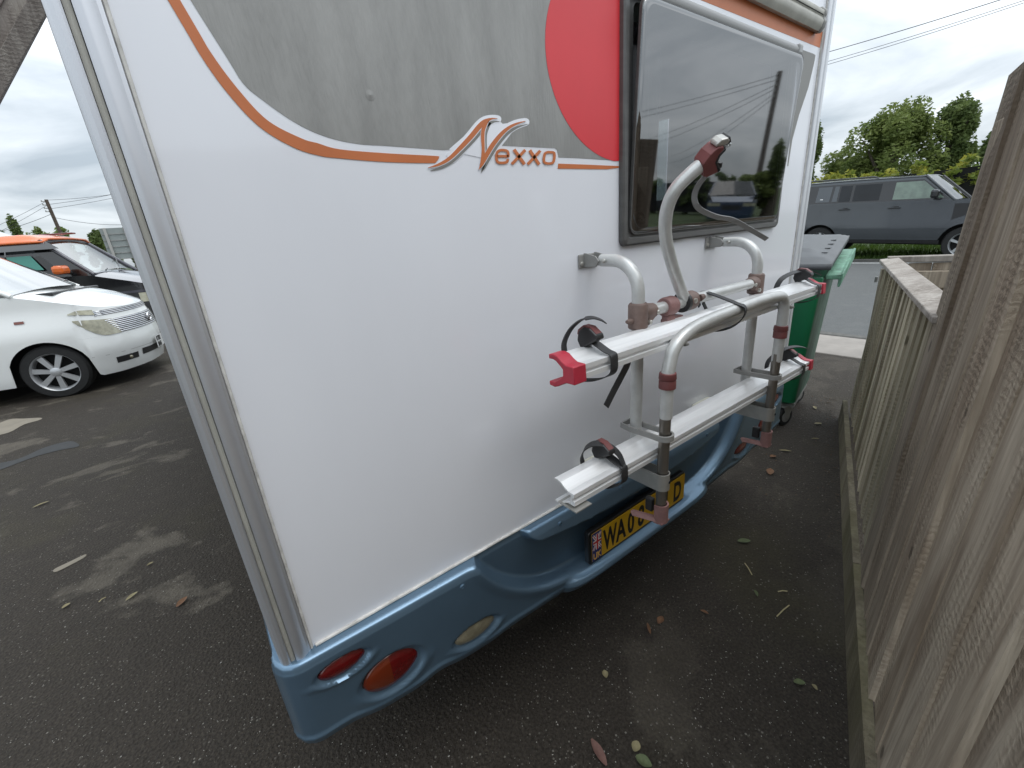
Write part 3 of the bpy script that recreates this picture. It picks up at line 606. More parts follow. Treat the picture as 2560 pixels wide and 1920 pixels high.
def lamp(u, z, la, lb, m, name, label=None, split=None):
    d = disp(u, z); c = Vector((XC + u, -d + .004, z))
    t = MB(); t.lathe(c, (0, -1, 0), [(1, -.01), (1, .002), (.9, .007), (.6, .0105), (.25, .012), (.001, .0123)], 32, 0, (la * .97, lb * .97))
    if split:
        o = t.build(name, [m, split_m], bumper, smooth=0); bmx = bmesh.new(); bmx.from_mesh(o.data); cl = c - ROOT[bumper.name]; cut = cl.x - split * la * .04
        bmesh.ops.bisect_plane(bmx, geom=bmx.verts[:] + bmx.edges[:] + bmx.faces[:], plane_co=(cut, 0, 0), plane_no=(1, 0, 0))
        for f in bmx.faces:
            f.smooth = True
            if (f.calc_center_median().x - cut) * split < 0: f.material_index = 1
        bmx.to_mesh(o.data); bmx.free()
    else: o = t.build(name, m, bumper, smooth=50)
    g_ = MB(); g_.tube([c + Vector((la * .985 * math.cos(a), .0005, lb * .985 * math.sin(a))) for a in [2 * math.pi * k / 36 for k in range(37)]], .0032, 6, caps=False); g_.build('lamp_gasket', M['black'], bumper)
    if label: o['label'] = label
    return o
split_m = M['lens_orange']
lamp(*lamps[0], M['lens_red'], 'reflector'); lamp(*lamps[1], M['lens_red'], 'tail_light', 'round tail lamp half amber, half red', 1); lamp(*lamps[2], M['lens_clear'], 'reversing_light', 'clouded clear reversing lamp')
lamp(*lamps[3], M['lens_red'], 'reflector'); lamp(*lamps[4], M['lens_red'], 'tail_light', None, -1); lamp(*lamps[5], M['lens_red'], 'fog_light')
for u in (-.738, .738, -.40, .40, -.13):
    z = .622 if abs(u) > .7 else .634
    sc = MB(); sc.lathe((XC + u, -disp(u, z) - .0002, z), (0, -1, 0), [(.0075, -.002), (.0075, .001), (.0055, .003), (.003, .003), (.0025, .0015), (.0004, .0015)], 14); sc.build('screw', M['blue'], bumper, smooth=40)
MB().tube([(.0 + .02, -.003, .6575)] + [(x, -.003, .6575 + .0006 * math.sin(x * 40)) for x in [.1 + .05 * k for k in range(40)]] + [(2.17, -.003, .6575)], .004, 8).build('sealant_bead', M['sealant'], bumper)
# flank sill of the motorhome seen under the corner
# number plate in its black surround
pyp = -.054; px0, px1, pz0, pz1 = .800, 1.333, .418, .545; PC = XC - .0235
MB().prism(rrect(px0, px1, pz0, pz1, .012, pyp), (0, .02, 0)).build('plate_surround', M['plate_k'], bumper, smooth=40, bevel=.003)
pl_ = MB(); pl_.box((PC, pyp - .0012, (pz0 + pz1) / 2), (.515, .002, .107)); plate = pl_.build('number_plate', M['plate_y'], mh, smooth=0)
yy = pyp - .0026; x0 = PC - .2575; zc_ = (pz0 + pz1) / 2
MB().box((x0 + .021, yy, zc_), (.043, .001, .107)).build('plate_side_strip', M['flag_b'], plate, smooth=0)
fx0, fx1, fz0, fz1 = x0 + .003, x0 + .040, zc_ - .012, zc_ + .048; fcx, fcz = (fx0 + fx1) / 2, (fz0 + fz1) / 2
fl = MB()
def bar(p, q, w, y, mi):
    p = Vector((p[0], 0, p[1])); q = Vector((q[0], 0, q[1])); t = (q - p).normalized(); nn = Vector((-t.z, 0, t.x)) * w / 2
    fl.add([(v.x, y, v.z) for v in (p - nn, q - nn, q + nn, p + nn)], [(0, 1, 2, 3)], mi)
for sx_ in (1, -1):
    for q_ in (1, -1):
        bar((fcx, fcz), (fcx + sx_ * .0175, fcz + q_ * .029), .009, yy - .0008, 0); bar((fcx, fcz), (fcx + sx_ * .0175, fcz + q_ * .029), .0028, yy - .0011, 1)
bar((fx0, fcz), (fx1, fcz), .015, yy - .0014, 0); bar((fcx, fz0), (fcx, fz1), .013, yy - .0017, 0)
bar((fx0, fcz), (fx1, fcz), .008, yy - .0020, 1); bar((fcx, fz0), (fcx, fz1), .0065, yy - .0023, 1)
fl.build('union_flag', [M['flag_w'], M['flag_r']], plate, smooth=0)
text('UK', .034, (x0 + .003, yy - .001, zc_ - .048), (1, 0, 0), (0, 0, 1), 'country_letters', M['plate_o'], plate, bold=.0006, sx=.78)
for ch, xx in (('W', .054), ('A', .118), ('0', .176), ('8', .232), ('J', .392), ('D', .443)):
    text(ch, .113, (x0 + xx, yy + .0008, zc_ - .040), (1, 0, 0), (0, 0, 1), 'plate_character', M['plate_k'], plate, bold=.0036, sx=.54 if ch == 'W' else .62)
plb = MB()
for zz in (-.049, .049): plb.box((PC + .022, yy + .0009, zc_ + zz), (.462, .0008, .0012))
plb.build('plate_border', M['plate_k'], plate, smooth=0)

# ------------------------------------------------------------------ bicycle rack on the rear wall
rk = thing('bike_rack', (1.185, -.1, .68), 'folded two-rail aluminium bicycle rack bolted to the white rear wall under the window', 'bike rack')
TR = .0158
def arc(c, r, a0, a1, n=8): return [Vector((c[0], c[1] + r * math.cos(rad(a0 + (a1 - a0) * k / n)), c[2] + r * math.sin(rad(a0 + (a1 - a0) * k / n)))) for k in range(n + 1)]
for x in (.880, 1.495):
    up_ = [Vector((x, -.048, 1.366))] + arc((x, -.085, 1.286), .080, 90, 180) + [Vector((x, -.165, 1.2)), Vector((x, -.165, .87)), Vector((x, -.165, .80))]
    t = MB(); t.tube(up_, TR, 18); u_ = t.build('upright_tube', M['tube'], rk)
    t = MB(); t.box((x - .004, -.003, 1.366), (.072, .005, .036)); w_ = t.build('wall_bracket', M['greyplastic'], rk, smooth=0, bevel=.003)
    for dx in (-.020, .020):
        MB().prism([(x + dx - .002, -.004, 1.350), (x + dx - .002, -.048, 1.352), (x + dx - .002, -.056, 1.366), (x + dx - .002, -.046, 1.378), (x + dx - .002, -.012, 1.386), (x + dx - .002, -.004, 1.386)], (.004, 0, 0)).build('lug', M['greyplastic'], w_, smooth=0, bevel=.001)
    for dx in (-.031, .030):
        q = MB(); q.lathe((x + dx, -.005, 1.360), (0, -1, 0), [(.006, 0), (.006, .004), (.003, .006), (.0005, .006)], 10); q.build('bolt', M['bolt'], w_)
    q = MB(); q.lathe((x - .0195, -.072, 1.366), (-1, 0, 0), [(.006, 0), (.006, .003), (.003, .005), (.0005, .005)], 10); q.build('bolt', M['bolt'], w_)
    # T clamp that carries the cross bar
    t = MB(); t.lathe((x, -.165, 1.198), (0, 0, 1), [(.0195, 0), (.0245, .004), (.0245, .060), (.0215, .066), (.018, .066)], 22)
    s_ = 1 if x < 1 else -1
    t.tube([(x + s_ * .012, -.165, 1.237), (x + s_ * .030, -.168, 1.237), (x + s_ * .055, -.170, 1.237)], [.021, .022, .0185], 16)
    t.prism([(x + s_ * .018, -.185, 1.205), (x + s_ * .045, -.185, 1.222), (x + s_ * .045, -.185, 1.25), (x + s_ * .018, -.185, 1.25)], (0, .03, 0))
    tc_ = t.build('tee_clamp', M['brown'], rk, smooth=40, bevel=.002)
    for cx, cz, rr in ((x + s_ * .020, 1.214, .006), (x + s_ * .050, 1.235, .0055)):
        q = MB(); q.lathe((cx, -.187, cz), (0, -1, 0), [(rr, -.004), (rr, .003), (rr * .6, .005), (.0005, .005)], 12); q.build('bolt', M['bolt'], tc_)
    q = MB(); q.tube([(x - .024, -.165, 1.222), (x - .036, -.165, 1.223), (x - .044, -.165, 1.224)], [.007, .007, .004], 10); q.build('knob', M['brown'], tc_)
    # cream block where the rack's foot is fixed through the wall
    MB().prism(rrect(x - .062, x + .062, .718, .774, .014, -.0015), (0, -.028, 0)).build('mount_block', M['cream'], rk, smooth=40, bevel=.006)
MB().tube([(.93, -.170, 1.237), (1.44, -.170, 1.237)], .0155, 18).build('cross_bar', M['tube'], rk)
# pink clamp and its lug
t = MB(); t.lathe((1.000, -.170, 1.237), (1, 0, 0), [(.017, -.021), (.0235, -.021), (.0255, -.014), (.0255, .014), (.0235, .021), (.017, .021)], 22)
t.prism([(.985, -.180, 1.221), (1.015, -.180, 1.221), (1.012, -.190, 1.178), (.975, -.190, 1.178)], (0, .02, 0)); t.prism([(1.0, -.178, 1.2), (1.06, -.178, 1.205), (1.062, -.178, 1.196), (1.0, -.178, 1.178)], (0, .03, 0))
t.build('bar_clamp', M['pink'], rk, smooth=40, bevel=.002)
# arm with the frame-holder head
t = MB(); t.lathe((1.095, -.170, 1.237), (1, 0, 0), [(.017, -.024), (.024, -.024), (.0265, -.018), (.0265, .012), (.024, .02), (.017, .02)], 22)
ac = t.build('arm_clamp', M['brown'], rk, smooth=40)
t = MB(); t.lathe((1.066, -.170, 1.237), (1, 0, 0), [(.017, -.006), (.0275, -.006), (.0275, .006), (.017, .006)], 22); t.build('clamp_ring', M['black'], ac, smooth=40)
q = MB(); q.tube([(1.115, -.192, 1.243), (1.128, -.195, 1.246)], [.010, .007], 10); q.build('knob', M['brown'], ac)
q = MB(); q.lathe((1.085, -.197, 1.240), (0, -1, 0), [(.007, -.004), (.007, .002), (.003, .004), (.0005, .004)], 12); q.build('bolt', M['bolt'], ac)
armpx = [(1712, 748, -.175), (1697, 712, -.178), (1677, 650, -.185), (1664, 590, -.195), (1666, 530, -.21), (1686, 478, -.23), (1720, 440, -.25), (1757, 408, -.27)]
arm = spline([W(a, b_, y) for a, b_, y in armpx], 5)
MB().tube(arm, .0150, 18).build('holder_arm', M['tube'], rk)
# head: a yoke with rubber lined jaw and clear teeth
ha = arm[-1]; hd = (arm[-1] - arm[-6]).normalized()
hx = W(1840, 470, -.27) - W(1757, 408, -.27); hx = (hx - hd * hx.dot(hd)).normalized(); hy = hd.cross(hx)
def H(a, b_, c=0): return ha + hx * (a * .68) + hd * (b_ * .62) + hy * (c * .68)
jw = .024
outer = [(-.022, -.012), (.026, -.022), (.040, -.012), (.056, .028), (.053, .036), (.036, .032), (.012, .030), (-.004, .046), (-.008, .066), (-.020, .070), (-.034, .05), (-.034, .02)]
hdm = MB().prism([H(a, b_, -jw) for a, b_ in outer], hy * (1.36 * jw)).build('holder_head', M['maroon'], rk, smooth=0, bevel=.003)
MB().prism([H(a, b_, -jw * 1.08) for a, b_ in [(.057, .028), (.055, .040), (.036, .038), (.014, .036), (.001, .05), (-.003, .072), (-.012, .074), (-.009, .046), (.008, .028), (.036, .029)]], hy * (1.47 * jw)).build('jaw_rubber', M['black'], hdm, smooth=0, bevel=.002)
for k, (a, b_) in enumerate([(.002, .066), (.004, .056), (.009, .046), (.018, .041), (.028, .041), (.038, .043)]):
    MB().box(H(a + .001, b_ + .003), (.008, .008, .006), Matrix((hx, hd, hy)).transposed()).build('tooth', M['clear'], hdm, smooth=0, bevel=.002)
MB().prism([H(a, b_, -.02) for a, b_ in [(-.020, .066), (-.036, .045), (-.046, .05), (-.046, .07), (-.032, .092), (-.020, .096), (-.012, .088)]], hy * .024).build('ratchet_housing', M['band'], hdm, smooth=0, bevel=.004)
MB().box(H(-.018, .094), (.014, .006, .022), Matrix((hx, hd, hy)).transposed()).build('strap_slot', M['black'], hdm, smooth=0)
q = MB(); q.tube([H(-.006, .086, -.01), H(.004, .096, -.01), H(.010, .084, .0), H(.006, .072, .01)], .004, 8); q.build('strap_loop', M['clear'], hdm)
q = MB(); q.tube([H(.050, .032), H(.062, .036), H(.062, .052), H(.052, .058)], [.006, .007, .007, .005], 8); q.build('jaw_hook', M['black'], hdm)
sp_ = spline([W(a, b_, y) for a, b_, y in [(1786, 421, -.27), (1762, 442, -.25), (1742, 470, -.22), (1736, 497, -.21), (1748, 522, -.21), (1788, 541, -.215), (1832, 550, -.22), (1876, 574, -.225), (1917, 598, -.23)]], 6)
MB().ribbon(sp_, lambda t: (Vector((.3, -1, .9)) if t > .45 else Vector((.3, -1, .2))), lambda t: .013 if t > .12 else .009, .0022).build('holder_strap', M['greystrap'], rk, smooth=40)

# U-shaped support hoop (folded up) with telescopic legs
HY = -.256
hp = [Vector((.880, HY, .98)), Vector((.880, HY, 1.05)), Vector((.880, HY, 1.095))] + [W(a, b_, HY) for a, b_ in [(1676, 902), (1684, 873), (1703, 845), (1736, 819), (1788, 794), (1861, 766)]]
hp = [p for p in hp]; top = hp[-1]
hp += [Vector((1.36, HY, top.z + .002)), Vector((1.455, HY, top.z - .004)), Vector((1.488, HY, top.z - .018)), Vector((1.501, HY, top.z - .05)), Vector((1.501, HY, 1.08)), Vector((1.499, HY, .98))]
MB().tube(spline(hp, 5), .0160, 18).build('support_hoop', M['tube'], rk)
for x, zb_ in ((.874, .705), (1.488, .705)):
    xt = .880 if x < 1 else 1.500
    MB().tube([(x, HY, zb_), (xt, HY, 1.075)], .0142, 18).build('telescopic_leg', M['tube_dark'], rk)
    q = MB(); q.lathe((xt, HY, 1.060), (0, 0, 1), [(.017, 0), (.0205, .001), (.0205, .020), (.0195, .022), (.0215, .026), (.0200, .040), (.017, .041)], 22); q.build('leg_collar', M['maroon'], rk, smooth=40)
    # grey link from leg to upright
    lk = MB(); lz = .930; xl = x + .002
    ring = [Vector((xl + .024 * math.cos(a), HY + .024 * math.sin(a), lz)) for a in [rad(90 - 15 * k) for k in range(25)]]
    out_ = [Vector((xl + .022, HY + .03, lz))] + [Vector((xl + .022 * math.cos(-a), HY - .022 * math.sin(a) if False else HY + .022 * math.sin(-a), lz)) for a in [rad(15 * k) for k in range(13)]] + [Vector((xl - .022, HY + .03, lz)), Vector((xl - .026, HY + .085, lz)), Vector((xl - .022, HY + .12, lz)), Vector((xl + .022, HY + .12, lz)), Vector((xl + .02, HY + .07, lz))]
    lk.ribbon(out_ + [out_[0]], (0, 0, 1), .015, .005)
    lk.build('link_clip', M['greyplastic'], rk, smooth=40)
    # aluminium band round the leg
    bz = .800 if x < 1 else .795
    bp_ = [Vector((x + .019, HY + .17, bz))] + [Vector((x + .019 * math.cos(a), HY + .019 * math.sin(a), bz)) for a in [rad(-180 * k / 12) for k in range(13)]] + [Vector((x - .019, HY + .17, bz))]
    bd = MB(); bd.ribbon(bp_, (0, 0, 1), .048, .003); bo = bd.build('leg_band', M['band'], rk, smooth=40)
    q = MB(); q.lathe((x + .004, HY - .0195, bz), (0, -1, 0), [(.004, 0), (.004, .002), (.002, .003), (.0004, .003)], 10); q.build('rivet', M['dark'], bo)
    # pink foot clip
    ft = MB(); fz = .70
    fp = [Vector((x + .019, HY + .012, fz))] + [Vector((x + .019 * math.cos(a), HY + .019 * math.sin(a), fz)) for a in [rad(-180 * k / 12) for k in range(13)]] + [Vector((x - .019, HY + .006, fz))]
    ft.ribbon(fp, (0, 0, 1), .056, .004); ft.prism([(x - .02, HY - .004, fz - .024), (x - .02, HY + .004, fz - .012), (x - .052, HY + .060, fz - .004), (x - .054, HY + .052, fz - .014)], (.012, 0, 0)); ft.box((x, HY, fz - .026), (.036, .036, .004))
    ft.build('foot_clip', M['pink'], rk, smooth=40)
    MB().box((x - .008, HY + .028, fz + .016), (.016, .022, .04)).build('foot_insert', M['black'], rk, smooth=0, bevel=.003)
for (px, py, y) in ((1693, 855, HY), (1962, 764, HY)):
    p = W(px + 6, py, y); q = MB(); q.tube([p, p + Vector((.012, -.008, -.006)), p + Vector((.020, -.012, -.008))], [.006, .0065, .003], 10); q.build('locking_pin', M['greyplastic'], rk)
# the lower pivot bar
MB().tube([(.74, -.11, .765), (1.62, -.11, .765)], .011, 12).build('pivot_bar', M['tube'], rk)

# two wheel rails: V-shaped channel lying on its side, mouth to the vehicle
def rail_prof(zc_, t=.003):
    o = [(-.176, .032), (-.186, .0335), (-.198, .031), (-.210, .0225), (-.222, .017), (-.240, .0165)]
    o += [(-.240, .006), (-.233, .005), (-.233, -.002), (-.241, -.003), (-.241, -.014), (-.222, -.0145), (-.210, -.019), (-.198, -.027), (-.186, -.031), (-.176, -.030)]
    i = [(-.176, -.027), (-.186, -.028), (-.196, -.0235), (-.208, -.015), (-.222, -.0105), (-.229, -.010), (-.229, .012), (-.222, .013), (-.208, .019), (-.196, .0275), (-.186, .030), (-.176, .029)]
    return [(y, z + zc_) for y, z in o + i]
def rail(zc_, x0, x1):
    p = rail_prof(zc_); t = MB(); t.prism([(x0, y, z) for y, z in p], (x1 - x0, 0, 0)); return t.build('wheel_rail', M['rail'], rk, smooth=22)
r1_ = rail(1.1685, .578, 1.868); r2_ = rail(.8745, .566, 1.865)
def endcap(zc_, x, dx, m, r):
    o = [(-.172, .036), (-.186, .0375), (-.198, .035), (-.211, .026), (-.222, .0205), (-.245, .020), (-.247, -.018), (-.222, -.0185), (-.212, -.023), (-.198, -.031), (-.186, -.0355), (-.170, -.034)]
    i = [(-.170, -.024), (-.186, -.0245), (-.194, -.019), (-.206, -.011), (-.213, -.004), (-.213, .009), (-.206, .015), (-.194, .0235), (-.186, .026), (-.172, .026)]
    t = MB(); t.prism([(x, y, z + zc_) for y, z in o + i], (dx, 0, 0)); t.build('rail_end_cap', m, r, smooth=25, bevel=.002)
endcap(1.1685, .572, .036, M['redcap'], r1_); endcap(1.1685, 1.848, .026, M['redcap'], r1_); endcap(.8745, 1.846, .026, M['redcap'], r2_)
MB().box((.585, -.222, .852), (.05, .06, .003)).build('rail_flange', M['band'], r2_, smooth=0)

def buckle(x, zc_, r, red=True):
    """ratchet buckle on a rail's upper flange with its strap round the front"""
    ang = rad(-30); Rx = Matrix.Rotation(ang, 3, 'X'); base = Vector((x, -.200, zc_ + .040))
    prof = [(-.026, 0), (.030, 0), (.032, .010), (.022, .030), (.006, .040), (-.012, .038), (-.026, .022)]
    L = lambda p, dx: base + Rx @ Vector((dx, -p[0] if False else p[0], p[1]))
    b0 = MB().prism([L((-a, b_), -.0125) for a, b_ in prof], Vector((.025, 0, 0))).build('ratchet_buckle', M['black'], r, smooth=0, bevel=.003)
    top = [(-.030, .012), (-.021, .0315), (-.005, .0425), (.013, .0405), (.020, .033)]
    tb = MB(); tb.ribbon([L((a, b_), 0) for a, b_ in top], (1, 0, 0), .017, .004); tb.build('release_lever', M['maroon'], b0, smooth=40)
    return base
def stp(name, pts, w, t=.0022, wv=(1, 0, 0), m='strap', par=None, n=6):
    k = MB(); k.ribbon(spline(pts, n), wv, w, t); return k.build(name, M[m], par or rk, smooth=40)
def rail_strap(x, zc_, r):
    stp('ratchet_strap', [(x - .016, -.196, zc_ + .050), (x - .006, -.205, zc_ + .042), (x + .003, -.228, zc_ + .026), (x + .006, -.2445, zc_ + .0195), (x + .007, -.2465, zc_ + .004), (x + .006, -.2455, zc_ - .018), (x - .002, -.235, zc_ - .030), (x - .018, -.215, zc_ - .038), (x - .034, -.19, zc_ - .040)], .022, par=r, n=4)
xs = W(1480, 868, -.2).x
buckle(xs, 1.1685, r1_); rail_strap(xs + .012, 1.1685, r1_)
stp('strap_tail', [W(1413, 888, -.165), W(1410, 862, -.165), W(1418, 838, -.168), W(1433, 816, -.175), W(1456, 799, -.185), W(1480, 794, -.20), W(1498, 798, -.21), W(1512, 805, -.215)], .021, wv=lambda t: Vector((1, .3, -.1)) if t < .6 else Vector((.6, .9, .1)), par=r1_)
x2 = W(2008, 715, -.2).x
buckle(x2, 1.1685, r1_); rail_strap(x2 + .012, 1.1685, r1_)
stp('strap_tail', [W(1939, 728, -.165), W(1944, 712, -.165), W(1957, 695, -.17), W(1985, 681, -.18), W(2018, 676, -.195), W(2040, 682, -.205), W(2050, 687, -.21)], .018, wv=(.2, 1, .3), par=r1_)
x3 = W(1512, 1150, -.2).x
buckle(x3, .8745, r2_); rail_strap(x3 + .012, .8745, r2_)
stp('strap_tail', [W(1458, 1160, -.17), W(1454, 1143, -.17), W(1462, 1123, -.175), W(1482, 1110, -.185), W(1508, 1110, -.20), W(1532, 1121, -.215), W(1550, 1140, -.23), W(1560, 1164, -.24)], .021, wv=lambda t: Vector((1, .5, .2)), par=r2_)
x4 = W(1972, 912, -.2).x
buckle(x4, .8745, r2_); rail_strap(x4 + .012, .8745, r2_)
stp('strap_tail', [W(1921, 938, -.165), W(1916, 920, -.165), W(1925, 898, -.17), W(1960, 873, -.19), W(1992, 866, -.2), W(2015, 870, -.205)], .015, wv=(.2, 1, .3), par=r2_)
# loose strap hanging under the upper rail, and the black strap tied over hoop and rail
stp('loose_strap', [W(1570, 895, -.20), W(1568, 912, -.20), W(1553, 942, -.20), W(1533, 980, -.20), W(1515, 1016, -.20)], .024, wv=(1, .1, -.35))
stp('tie_strap', [Vector((1.185, -.152, 1.205)), Vector((1.175, -.150, 1.24)), W(1762, 730, -.172), W(1800, 742, -.21), W(1845, 760, -.262), W(1862, 768, -.276), W(1863, 784, -.277), W(1848, 805, -.262), W(1822, 820, -.24), W(1790, 826, -.21), W(1765, 822, -.18)], .019, .003, wv=lambda t: Vector((1, .25, .1)), n=5)
stp('tie_strap', [W(1757, 755, -.155), W(1768, 778, -.16), W(1775, 792, -.17)], .016, .003, wv=(1, .2, 0), n=4)

# ------------------------------------------------------------------ wheelie bin
bo = Vector((3.085, .155, 0)); bs = Vector((.98, .2, 0)).normalized(); bf = Vector((-.2, .98, 0)).normalized()   # depth and width directions
def B(w, d, h): return bo + bf * w + bs * d + Vector((0, 0, h))
M['bin_green'] = mat('scuffed_green_plastic', (.008, .155, .062), .38, var=.25, vs=5, vstretch=(1, 1, .3), bump=.05, bs=60)
M['bin_rim'] = mat('pale_scuffed_green', (.20, .42, .29), .5, var=.55, vs=18, detail=9)
M['bin_lid'] = mat('grey_plastic_lid', (.10, .104, .108), .5, var=.2, vs=10, bump=.1, bs=120)
M['bin_side'] = mat('dusty_skylit_green', (.11, .20, .14), .6, var=.6, vs=14, vstretch=(1, 1, .3), detail=9)  # scuffed, dusty side; grazing sky sheen is put into the paler colour
bn = thing('wheelie_bin', B(.3, .3, 0), 'green wheelie bin with grey lid on castors beyond the motorhome corner', 'wheelie bin')
def taper(h):                                        # inset from the rim footprint
    k = (1.04 - h) / .87; return .055 * k
bd = MB(); WB, DB = .62, .70
lv = []
for h in (.17, .19, .6, .96, 1.0, 1.035):
    t_ = taper(h) + (.02 if h < .18 else 0); sl_ = .11
    def topz(d): return h + (sl_ * d / DB if h > .98 else sl_ * d / DB * (h - .17) / .85 * .8)
    r_ = .04; ring = []
    for cx, cy, a0 in ((WB - t_ - r_, DB - t_ - r_, 0), (t_ + r_, DB - t_ - r_, 90), (t_ + r_, t_ + r_, 180), (WB - t_ - r_, t_ + r_, 270)):
        for k in range(5):
            a = rad(a0 + 90 * k / 4); w_, d_ = cx + r_ * math.cos(a), cy + r_ * math.sin(a); ring.append(B(w_, d_, topz(d_)))
    lv.append(ring)
loops(bd, [lv[0]] + lv, 0, True); bd.f.append(list(range(len(lv[0])))[::-1]); bd.mi.append(0)
body = bd.build('bin_body', [M['bin_green'], M['bin_side']], bn, smooth=40)
for p in body.data.polygons:                         # dusty flank towards the fence, grazing sky reflection painted into its paler green
    c = p.center; n_ = p.normal
    if n_.dot(-bf) > .9 and n_.z < .3: p.material_index = 1
rimb = MB(); rimb.prism([B(-.005, .05, 1.03 + .0), B(-.085, .06, 1.03), B(-.085, DB + .02, 1.13), B(-.005, DB + .02, 1.13)], (0, 0, .03)); rimb.prism([B(-.07, .06, .985), B(-.085, .06, .985), B(-.085, DB + .02, 1.09), B(-.07, DB + .02, 1.09)], (0, 0, .075))
rimb.build('bin_rim', M['bin_rim'], bn, smooth=0, bevel=.006)
MB().prism([B(.0, -.02, 1.0), B(WB, -.02, 1.0), B(WB, .03, 1.0), B(0, .03, 1.0)], (0, 0, .05)).build('bin_rim', M['bin_green'], bn, smooth=0, bevel=.006)
ld = MB()
def lid(u, v):
    w_, d_ = -.035 + (WB + .07) * u, -.055 + (DB + .08) * v
    e_ = min(u, 1 - u, v, 1 - v); z = 1.135 + .115 * v + .02 * ss(0, .07, e_) + .025 * math.sin(math.pi * u) * ss(0, .2, e_)
    if .16 < u < .84 and .2 < v < .85: z += .012 * ss(0, .05, min(u - .16, .84 - u, v - .2, .85 - v))
    return B(w_, d_, z)
ld.grid(lid, 28, 28)
o = ld.build('bin_lid', M['bin_lid'], bn, smooth=50)
sk = MB(); per = [lid(k / 20, 0) for k in range(21)] + [lid(1, k / 20) for k in range(1, 21)] + [lid(1 - k / 20, 1) for k in range(1, 21)] + [lid(0, 1 - k / 20) for k in range(1, 20)]
loops(sk, [per, [p + Vector((0, 0, -.035)) for p in per]]); sk.build('lid_skirt', M['bin_lid'], o, smooth=40, thick=.006)
for u in (.30, .55): 
    q = MB(); q.tube([lid(u, .10) + Vector((0, 0, .0)), lid(u, .17) + Vector((0, 0, .003)), lid(u + .02, .30)], .006, 8); q.build('lid_rib', M['bin_lid'], o)
for k in range(4):
    q = MB(); q.box(lid(.09, .25 + .15 * k) + Vector((0, 0, .0)), (.05, .03, .006), Matrix.Rotation(math.atan2(bs.y, bs.x), 3, 'Z')); q.build('lid_rib', M['bin_lid'], o, smooth=0, bevel=.003)
MB().box(B(.31, .35, .155), (.5, .5, .03), Matrix.Rotation(math.atan2(bs.y, bs.x), 3, 'Z')).build('castor_plate', M['greyplastic'], bn, smooth=0, bevel=.004)
for w_, d_ in ((.115, .10), (.50, .10), (.115, .58), (.50, .58)):
    ax = (bf * .9 + bs * .45).normalized(); c = B(w_, d_, .068)
    q = MB(); q.lathe(c, ax, [(.020, -.020), (.045, -.020), (.060, -.020), (.068, -.012), (.068, .012), (.060, .020), (.045, .020), (.020, .020)], 26); ca = q.build('castor', M['tyre'], bn, smooth=35)
    q = MB(); q.lathe(c, ax, [(.010, -.024), (.040, -.021), (.040, .021), (.010, .024)], 20); q.build('castor_hub', M['greyplastic'], ca, smooth=35)
    fk = MB(); sw = ax.cross(Vector((0, 0, 1)))
    for s_ in (-1, 1): fk.prism([c + ax * s_ * .028 + sw * a + Vector((0, 0, b_)) for a, b_ in [(-.012, -.012), (.012, -.012), (.04, .05), (.06, .078), (-.04, .078), (-.018, .03)]], ax * .003)
    fk.prism([c + ax * -.03 + sw * -.04 + Vector((0, 0, .076)), c + ax * .03 + sw * -.04 + Vector((0, 0, .076)), c + ax * .03 + sw * .06 + Vector((0, 0, .076)), c + ax * -.03 + sw * .06 + Vector((0, 0, .076))], (0, 0, .008))
    fk.build('castor_fork', M['band'], ca, smooth=0)

# ------------------------------------------------------------------ vehicles (wrapped body shells)
M['car_white'] = mat('pearl_white_paint', (.78, .79, .77), .18, coat=.8, var=.03, vs=2)
M['car_grey'] = mat('slate_grey_paint', (.066, .074, .082), .22, metal=.35, coat=.8, var=.06, vs=3)
M['car_dark'] = mat('aubergine_black_paint', (.045, .042, .055), .2, coat=.9)
M['car_black'] = mat('gloss_black', (.010, .010, .011), .15, coat=.6)
M['car_orange'] = mat('bright_orange_paint', (.72, .15, .025), .25, coat=.6, var=.08, vs=3)
M['car_blue'] = mat('dark_blue_paint', (.03, .05, .10), .18, coat=.9)
M['chrome'] = mat('chrome', (.78, .78, .80), .12, metal=.95)
M['headlamp'] = mat('yellowed_headlamp', (.50, .48, .36), .12, coat=.8, var=.45, vs=9, detail=3)
M['screen'] = glass('windscreen_glass', (.40, .48, .46), .03, 1.0, 4.2)
M['screen2'] = glass('windscreen_glass_steep', (.40, .48, .46), .03, 1.0, 7.0)
M['seat'] = mat('car_seat', (.05, .05, .055), .8)
M['seatpale'] = mat('pale_seat', (.50, .52, .50), .8)
